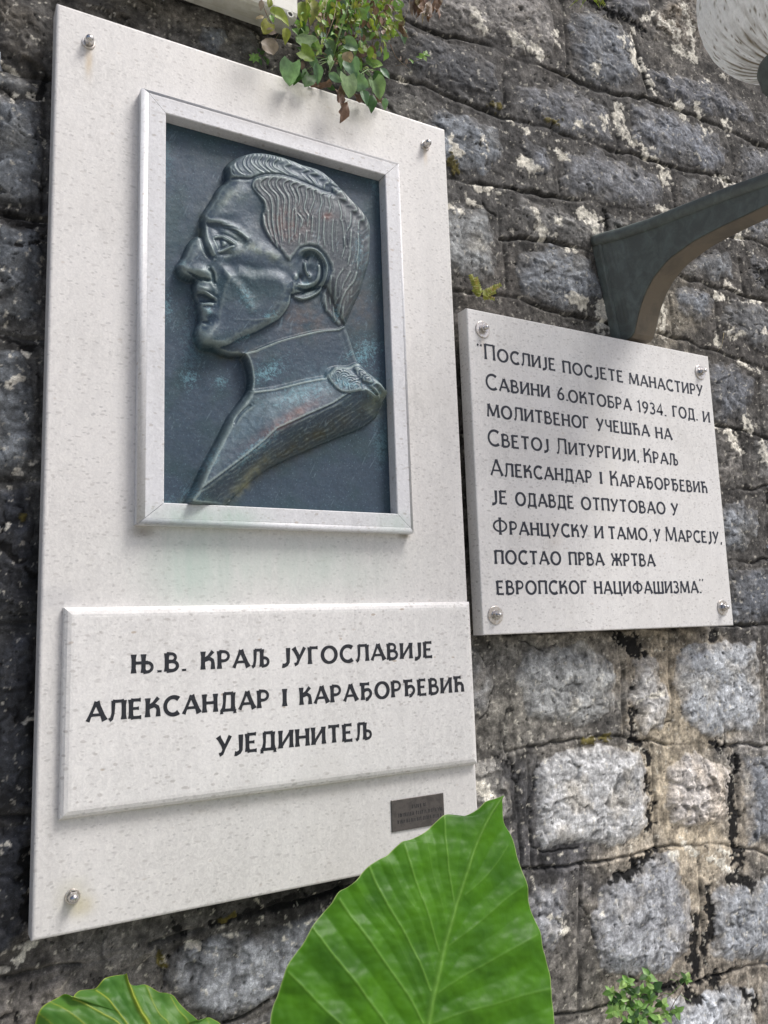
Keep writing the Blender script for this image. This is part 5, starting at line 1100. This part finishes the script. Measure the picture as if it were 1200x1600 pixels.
# sprig at the left with yellowing leaves
CL = lambda x, y: (250+x/4.8, y/4.8)
D = Plant('yellowing_sprig', 415, -10, .0, 'thin red-stemmed sprig with yellowing leaves hanging over the plastic casing', 'plant')
D.stem([unp(405, -12, -.06), unp(412, 10, -.07), unp(419, 28, -.07), unp(426, 40, -.06)], .0014, M_stem)
D.stem([unp(419, 28, -.07), unp(414, 38, -.065), unp(415, 46, -.06)], .001, M_stem)
for x, y, s_, an, k, mt in ((760,35,70,-100,'oval',M_pale),(822,18,75,80,'oval',M_lime),(862,82,95,25,'oval',M_lime),(915,145,115,-10,'heart',M_lime),(750,127,60,200,'oval',M_pale),(840,138,60,-70,'oval',M_fresh),(800,205,90,-120,'heart',M_lime),(832,236,75,-5,'oval',M_pale),(945,262,105,-92,'oval',M_lime),(1075,90,170,-90,'oval',M_lime),(1130,60,200,-80,'oval',M_lime),(1185,210,100,-95,'oval',M_pale),(1070,190,70,-60,'oval',M_dark),(1030,165,50,10,'oval',M_fresh)):
    D.leaf(*CL(x, y), s_/4.8*1.1, an, -.07 if x < 1000 else -.02, k, mt, 20)
E_ = Plant('seedling_rosette', 400, 92, .06, 'tiny green rosette seedling rooted right above the top edge of the portrait slab', 'seedling')
for k in range(7): E_.leaf(398+5*math.cos(k*.9), 90-4*math.sin(k*.9), 9.5, k*51.5, .02, 'oval', M_fresh, 25)
for x, y, an in ((404, 78, 80), (410, 82, 30), (414, 92, -30), (418, 96, -70), (407, 97, -60)): E_.leaf(x, y, 10, an, .02, 'oval', M_dark, 25)
E2 = Plant('withered_leaf', 421, 71, .03, 'round pinkish withered leaf stuck on the wall above the rosette seedling', 'leaf')
E2.leaf(420.5, 71, 27, -60, -.0, 'round', M_pale, 5, twist=8); E2.stem([unp(428, 66, .0), unp(432, 58, .02), unp(436, 52, .04)], .0012, M_stem)
# dry hanging leaves, top
G = Plant('dried_plant', 668, -8, .04, 'clump of dried brown leaves hanging right of the yellow-green creeping weed', 'dead plant')
for i in range(22):
    x = pl_r.uniform(642, 690); y = pl_r.uniform(-8, 26)-abs(x-668)*.25; G.leaf(x, y, pl_r.uniform(17, 32), pl_r.uniform(-110, -70), pl_r.uniform(-.03, .02), pl_r.choice(['dry', 'lance', 'dry']), pl_r.choice([M_dry, M_dry, M_pale]), 35, twist=60)
G.leaf(629, 43, 26, -85, -.01, 'dry', M_pale, 10, twist=70); G.leaf(627, 47, 20, -60, -.005, 'dry', M_dry, 10, twist=70); G.stem([unp(640, -5, .0), unp(639, 12, -.01), unp(634, 24, -.01), unp(630, 33, -.005)], .0009, M_pale)
K = Plant('green_sprig', 655, 97, .06, 'small green sprig growing from the joint to the right of the trailing plant', 'plant')
for x, y, an in ((1030,385,60),(1050,400,10),(1010,400,150),(1035,420,-60),(995,415,170),(935,440,120),(1045,380,80)): K.leaf(*CP(x, y), 10, an, .02, 'oval', M_fresh, 25)
K.leaf(*CP(858, 425), 9, 80, .02, 'dry', M_pale, 20); K.leaf(*CP(900, 445), 9, 100, .02, 'dry', M_pale, 20)
K.stem([unp(664, 87, .03), unp(658, 93, .03), unp(640, 98, .045), unp(618, 103, .05)], .001, M_stem)
# golden fern in a joint above the text plaque
Fp = Plant('small_fern', 751, 466, .07, 'small golden-green fern rooted in the joint above the corner of the text plaque', 'fern')
for (x1, y1, n_, sz) in ((735,428,9,6.5),(744,432,8,6),(784,444,10,6.5),(775,456,9,6),(774,468,6,5),(739,452,6,5.5)):
    x0, y0 = 752, 464; Yt = .02+pl_r.uniform(-.015, .01); mx, my = (x0+x1)/2+(y1-y0)*.08, (y0+y1)/2-3
    Fp.stem([unp(x0, y0, .06), unp(mx, my, Yt), unp(x1, y1, Yt)], .0007, M_stem, 'frond_stem')
    an = math.degrees(math.atan2(-(y1-y0), x1-x0))
    for j in range(n_):
        t = .18+.82*j/n_; xx = (1-t)**2*x0+2*t*(1-t)*mx+t*t*x1; yy = (1-t)**2*y0+2*t*(1-t)*my+t*t*y1; s_ = sz*(1.15-.6*t)
        for sg in (1, -1):
            a_ = an+sg*62; Fp.leaf(xx+math.cos(math.radians(a_))*s_*.4, yy-math.sin(math.radians(a_))*s_*.4, s_*1.4, a_, Yt, 'oval', M_fern, 12, name='leaflet', twist=12)
# weed low on the right
Q = Plant('green_weed', 1000, 1575, .06, 'fresh green leafy weed growing from a joint low on the right of the wall', 'weed')
CW = lambda x, y: (920+x/6, 1480+y/6)
wr = Vector(unp(1010, 1585, .05))
for x, y, n_, sz, Y in ((205,425,5,90,-.0),(355,325,6,100,-.01),(225,600,6,100,-.02),(285,590,4,85,-.01),(385,560,6,90,.0),(545,265,5,110,-.02),(600,390,5,110,-.02),(690,530,5,100,-.01),(560,480,5,90,-.01),(480,560,6,90,-.02),(910,300,5,85,-.02),(640,680,6,100,-.03),
                     (830,600,4,80,-.0),(500,690,6,110,-.03),(300,480,5,100,-.0),(430,430,6,95,-.01),(250,520,5,85,.0),(420,650,5,100,-.02),(560,600,5,80,-.01),(340,400,4,90,.01),(480,400,4,90,.01),(350,700,5,100,-.02),(740,640,4,80,.0)):
    c_ = Vector(unp(*CW(x, y), Y)); Q.stem([wr, None, c_], .0013, M_gstem); a0 = pl_r.uniform(0, 72)
    for k in range(n_):
        an = a0+k*360/n_+pl_r.uniform(-20, 20); s_ = sz*pl_r.uniform(.75, 1.1); px_x, px_y = CW(x+math.cos(math.radians(an))*s_*.42, y-math.sin(math.radians(an))*s_*.42)
        Q.leaf(px_x, px_y, s_/6, an, Y+pl_r.uniform(-.01, .01), 'oval', pl_r.choice([M_fresh, M_fresh, M_dark]), 35)
for pts in (((760,300),(810,310),(845,370)), ((810,245),(850,275),(880,300)), ((860,440),(920,490),(960,510)), ((800,620),(830,680),(850,720)), ((700,430),(760,440),(800,430))):
    Q.stem([unp(*CW(*p_), .0) for p_ in pts], .0010, M_gstem, 'stem', .6)
Q.stem([unp(*CW(760, 600), .03), unp(*CW(810, 500), .0), unp(*CW(860, 430), -.01), unp(*CW(905, 320), -.02)], .0011, M_dry)
R_ = Plant('grass_tuft', 918, -4, .05, 'short green grass tuft at the very top edge of the picture on the wall', 'grass')
for k in range(12): R_.leaf(pl_r.uniform(895, 945), pl_r.uniform(-8, 4), 26, pl_r.uniform(-70, -10) if k % 2 else pl_r.uniform(-150, -100), .02, 'blade', M_lime, 20)
T1 = Plant('dry_straw', 1128, 537, .05, 'single dry straw sticking out of the joint below the bracket lamp', 'straw')
T1.stem([unp(1131, 520, .02), unp(1129, 535, .01), unp(1125, 545, .02), unp(1120, 550, .05)], .0008, M_pale)

# ------------------------------------------------------------------ two broad-leaved plants in front of the wall
def resample(pts, n):
    P = np.array(smooth_poly(pts, 6)); L = np.concatenate([[0], np.cumsum(np.hypot(*np.diff(P, axis=0).T))]); t = np.linspace(0, L[-1], n)
    return np.stack([np.interp(t, L, P[:, 0]), np.interp(t, L, P[:, 1])], 1)
def broad_leaf(name, Lm, Mm, Rm, veins, side_thin, p0, nrm, rows, cols, cols_, parent, origin, amp=.010, ruffle=.006, bend=None):
    """a big leaf blade spanned between its two margins and the midrib, quilted between its veins"""
    nrm = np.array(nrm, float); nrm /= np.linalg.norm(nrm)
    L = resample(Lm, rows); M = resample(Mm, rows); R = resample(Rm, rows)
    s = np.linspace(-1, 1, 2*cols+1)[None, :, None]
    P = np.where(s < 0, M[:, None]*(1+s)+L[:, None]*(-s), M[:, None]*(1-s)+R[:, None]*s); U, V = P[..., 0], P[..., 1]
    d = np.full(U.shape, 1e3); ridge = np.zeros(U.shape); vc = np.zeros(U.shape)
    for pl, w, lift in veins:
        pl = smooth_poly(pl, 5); dd = segdist(U, V, pl); d = np.minimum(d, dd+(0 if lift > .5 else 4)); vc = np.maximum(vc, np.exp(-(dd/(w*.62))**2)*lift); ridge = np.maximum(ridge, np.exp(-(dd/(w*.8))**2)*w*.0006*lift)
    mid = segdist(U, V, smooth_poly(Mm, 5)); wm_ = 2.2+3.8*np.linspace(0, 1, rows)[:, None]; gmid = np.exp(-(mid/wm_)**2); vc = np.maximum(vc, gmid*1.0); ridge = np.maximum(ridge, gmid*.0035); d = np.minimum(d, mid)
    a = np.abs(np.broadcast_to(s[..., 0], U.shape)); tt = np.linspace(0, 1, rows)[:, None]
    hgt = -amp*(1-np.exp(-(d/26.)**2))+ridge+.0030*fbm(U/50., V/50., 3, 9)+.00018*fbm(U/9., V/11., 3, 19)
    hgt += ruffle*a**3*np.sin(tt*42+s[..., 0]*2)*np.minimum(1, tt*6)-.035*a**2*(1 if bend is None else bend)
    out = np.zeros(U.shape+(3,)); Dv = CF+((U-600)/FPX)[..., None]*CR-((V-800)/FPX)[..., None]*CU
    t = np.dot(np.asarray(p0)-CAM, nrm)/(Dv @ nrm); out = CAM+t[..., None]*Dv
    out = out-hgt[..., None]*(-nrm)*(1 if nrm[1] < 0 else -1)
    n1 = fbm(U/70., V/70., 4, 29); n2 = fbm(U/16., V/40., 4, 39); base_, dark_, vein_, edge_ = [lin(c)[None, None] for c in cols_]
    w = np.clip(.38+.55*n1+.10*n2, 0, 1)[..., None]; col = base_*(1-w)+dark_*w
    halo = np.exp(-(d/10.)**2)[..., None]*.12; col = col*(1-halo)+vein_*halo*.6+col*halo*.4
    col = col*(1-vc[..., None])+vein_*vc[..., None]; e = sstep(1-2.6/np.maximum(np.hypot(*(L-M).T), 8)[:, None], 1.0, a)[..., None]; col = col*(1-.8*e)+edge_*.8*e
    k = 2*cols+1; ii = (np.arange(rows-1)[:, None]*k+np.arange(k-1)[None]).ravel()
    co_ = out.reshape(-1, 3)-np.array(origin); back_ = co_-(-nrm)*(-.0009)
    q1 = np.stack([ii, ii+1, ii+k+1, ii+k], 1)
    me = fastmesh(name, co_, q1, np.clip(col, .003, .8).reshape(-1, 3)); o = add(name, me, M_big, parent); return o, out
KL = lambda *p: crop(400, 1200, 2.4, p)
PLO = (.62, -.50, -1.25); big = empty('elephant_ear_plant', PLO); tag(big, 'large bright green arrow-shaped leaf standing before the right foot of the portrait slab', 'plant')
Lm = KL((928,103),(905,112),(868,124),(840,152),(805,172),(775,178),(745,172),(712,174),(682,200),(655,228),(618,252),(580,268),(555,274),(528,298),(500,325),(465,343),(430,365),(405,390),(385,415),(350,445),(318,462),(302,485),(288,510),(250,555),(218,592),(200,625),(178,665),(145,708),(120,745),(105,795),(90,855),(72,905),(63,960),(62,1050))+[(430,1660),(445,1740),(480,1830),(540,1910),(600,1940),(640,1915),(655,1850),(656,1800)]
Rm = KL((928,103),(935,150),(945,205),(975,262),(988,320),(1002,362),(1025,440),(1035,490),(1050,535),(1076,612),(1085,665),(1098,705),(1117,775),(1122,850),(1129,900),(1128,960),(1128,1030))+[(868,1680),(850,1760),(815,1840),(760,1905),(710,1925),(675,1900),(660,1850),(656,1800)]
Mm = KL((928,103),(905,132),(872,185),(840,250),(800,355),(770,450),(745,530),(720,620),(700,700),(680,790),(662,870),(648,960))+[(664,1650),(660,1700),(656,1760),(656,1800)]
KV = lambda w, l, *p: (crop(400, 1200, 2.4, p), w, l)
veins = [KV(1.9,.9,(712,182),(714,260),(722,370),(732,440),(746,512)), KV(2.1,.9,(562,285),(585,370),(615,460),(645,545),(690,688)), KV(2.4,1,(432,372),(455,430),(500,520),(560,620),(610,720),(655,835)), KV(2.6,1,(320,492),(365,560),(430,650),(510,765),(570,850),(628,958)),
 KV(2.6,1,(222,602),(270,670),(330,745),(400,835),(490,960),(580,1080)), KV(2.4,.9,(124,765),(180,820),(250,895),(320,960),(450,1080),(560,1200)), KV(1.6,.35,(950,290),(900,365),(850,420),(785,475)), KV(1.8,.45,(1005,445),(930,500),(850,570),(725,665)), KV(2.0,.6,(1065,625),(960,680),(870,730),(760,790),(684,842)),
 KV(2.0,.6,(1112,830),(1000,855),(900,885),(780,915),(665,958)), KV(1.8,.5,(1125,960),(1000,1010),(850,1060),(660,1090)), KV(1.2,.25,(640,250),(668,400),(700,520),(715,600)), KV(1.2,.2,(500,335),(560,470),(620,570),(668,760)), KV(1.2,.2,(380,430),(450,540),(540,660),(640,900))]
cols4 = ((76,128,20),(50,96,20),(102,146,60),(168,186,124))
lo, lout = broad_leaf('leaf_blade', Lm, Mm, Rm, veins, None, unp(680, 1500, -.52), (-.12, -.93, .30), 500, 150, cols4, big, PLO, amp=.0060, ruffle=.0025, bend=.25)
bp = lout[-1, 150]; v, f = tube([tuple(bp-np.array(PLO)+o_) for o_ in (np.array([0, .004, .0]), np.array([.01, .05, -.12]), np.array([.02, .07, -.4]))]+[(.03, .06, .3), (.02, .02, 0)], [.006, .009, .012, .018, .024], 12)
add('leaf_stalk', pymesh('leaf_stalk', v, f, True), M_gstem, big)
KS = lambda *p: crop(0, 1300, 2.609, p)
PSO = (.02, -.62, -1.25); sm_ = empty('low_leafy_plant', PSO); tag(sm_, 'curled green leaf with yellow veins below the bottom left corner of the portrait slab', 'plant')
Ls = KS((515,577),(470,580),(430,592),(408,615),(390,632),(350,634),(325,642),(305,662),(296,676),(280,662),(262,656),(235,668),(208,684),(180,705),(163,725),(150,755),(144,790),(140,860))+[(60,1680),(90,1760),(140,1800)]
Rs = KS((515,577),(524,602),(533,626),(560,620),(592,616),(620,632),(650,652),(680,655),(712,662),(738,690),(765,725),(785,748),(812,768),(850,750),(880,755),(908,780),(915,850))+[(340,1690),(300,1760),(240,1805),(190,1815)]
Ms = KS((515,577),(528,625),(548,680),(575,735),(605,785),(625,860))+[(240,1690),(225,1750),(165,1810)]
KT = lambda w, l, *p: (crop(0, 1300, 2.609, p), w, l)
vs = [KT(1.8,1,(300,676),(350,700),(420,740),(480,775),(540,840)), KT(1.8,1,(395,640),(440,680),(480,730),(522,785),(580,880)), KT(1.7,.7,(210,690),(280,730),(350,785),(450,880)), KT(1.6,.6,(600,622),(620,680),(650,740),(690,785),(660,870)), KT(1.6,.6,(700,668),(730,720),(770,790),(720,880)), KT(1.5,.5,(160,740),(220,785),(300,860)), KT(1.4,.5,(850,755),(860,800),(800,880))]
cols5 = ((82,126,52),(52,100,42),(150,162,62),(160,174,70))
so_, sout = broad_leaf('leaf_blade', Ls, Ms, Rs, vs, None, unp(250, 1560, -.62), (-.05, -.85, .5), 180, 60, cols5, sm_, PSO, amp=.004, ruffle=.006, bend=.15)
bp = sout[-1, 60]; v, f = tube([tuple(bp-np.array(PSO)), tuple(bp-np.array(PSO)+np.array([.01, .03, -.15])), (.02, .03, .4), (0, 0, 0)], [.005, .008, .012, .018], 10)
add('leaf_stalk', pymesh('leaf_stalk', v, f, True), M_gstem, sm_)
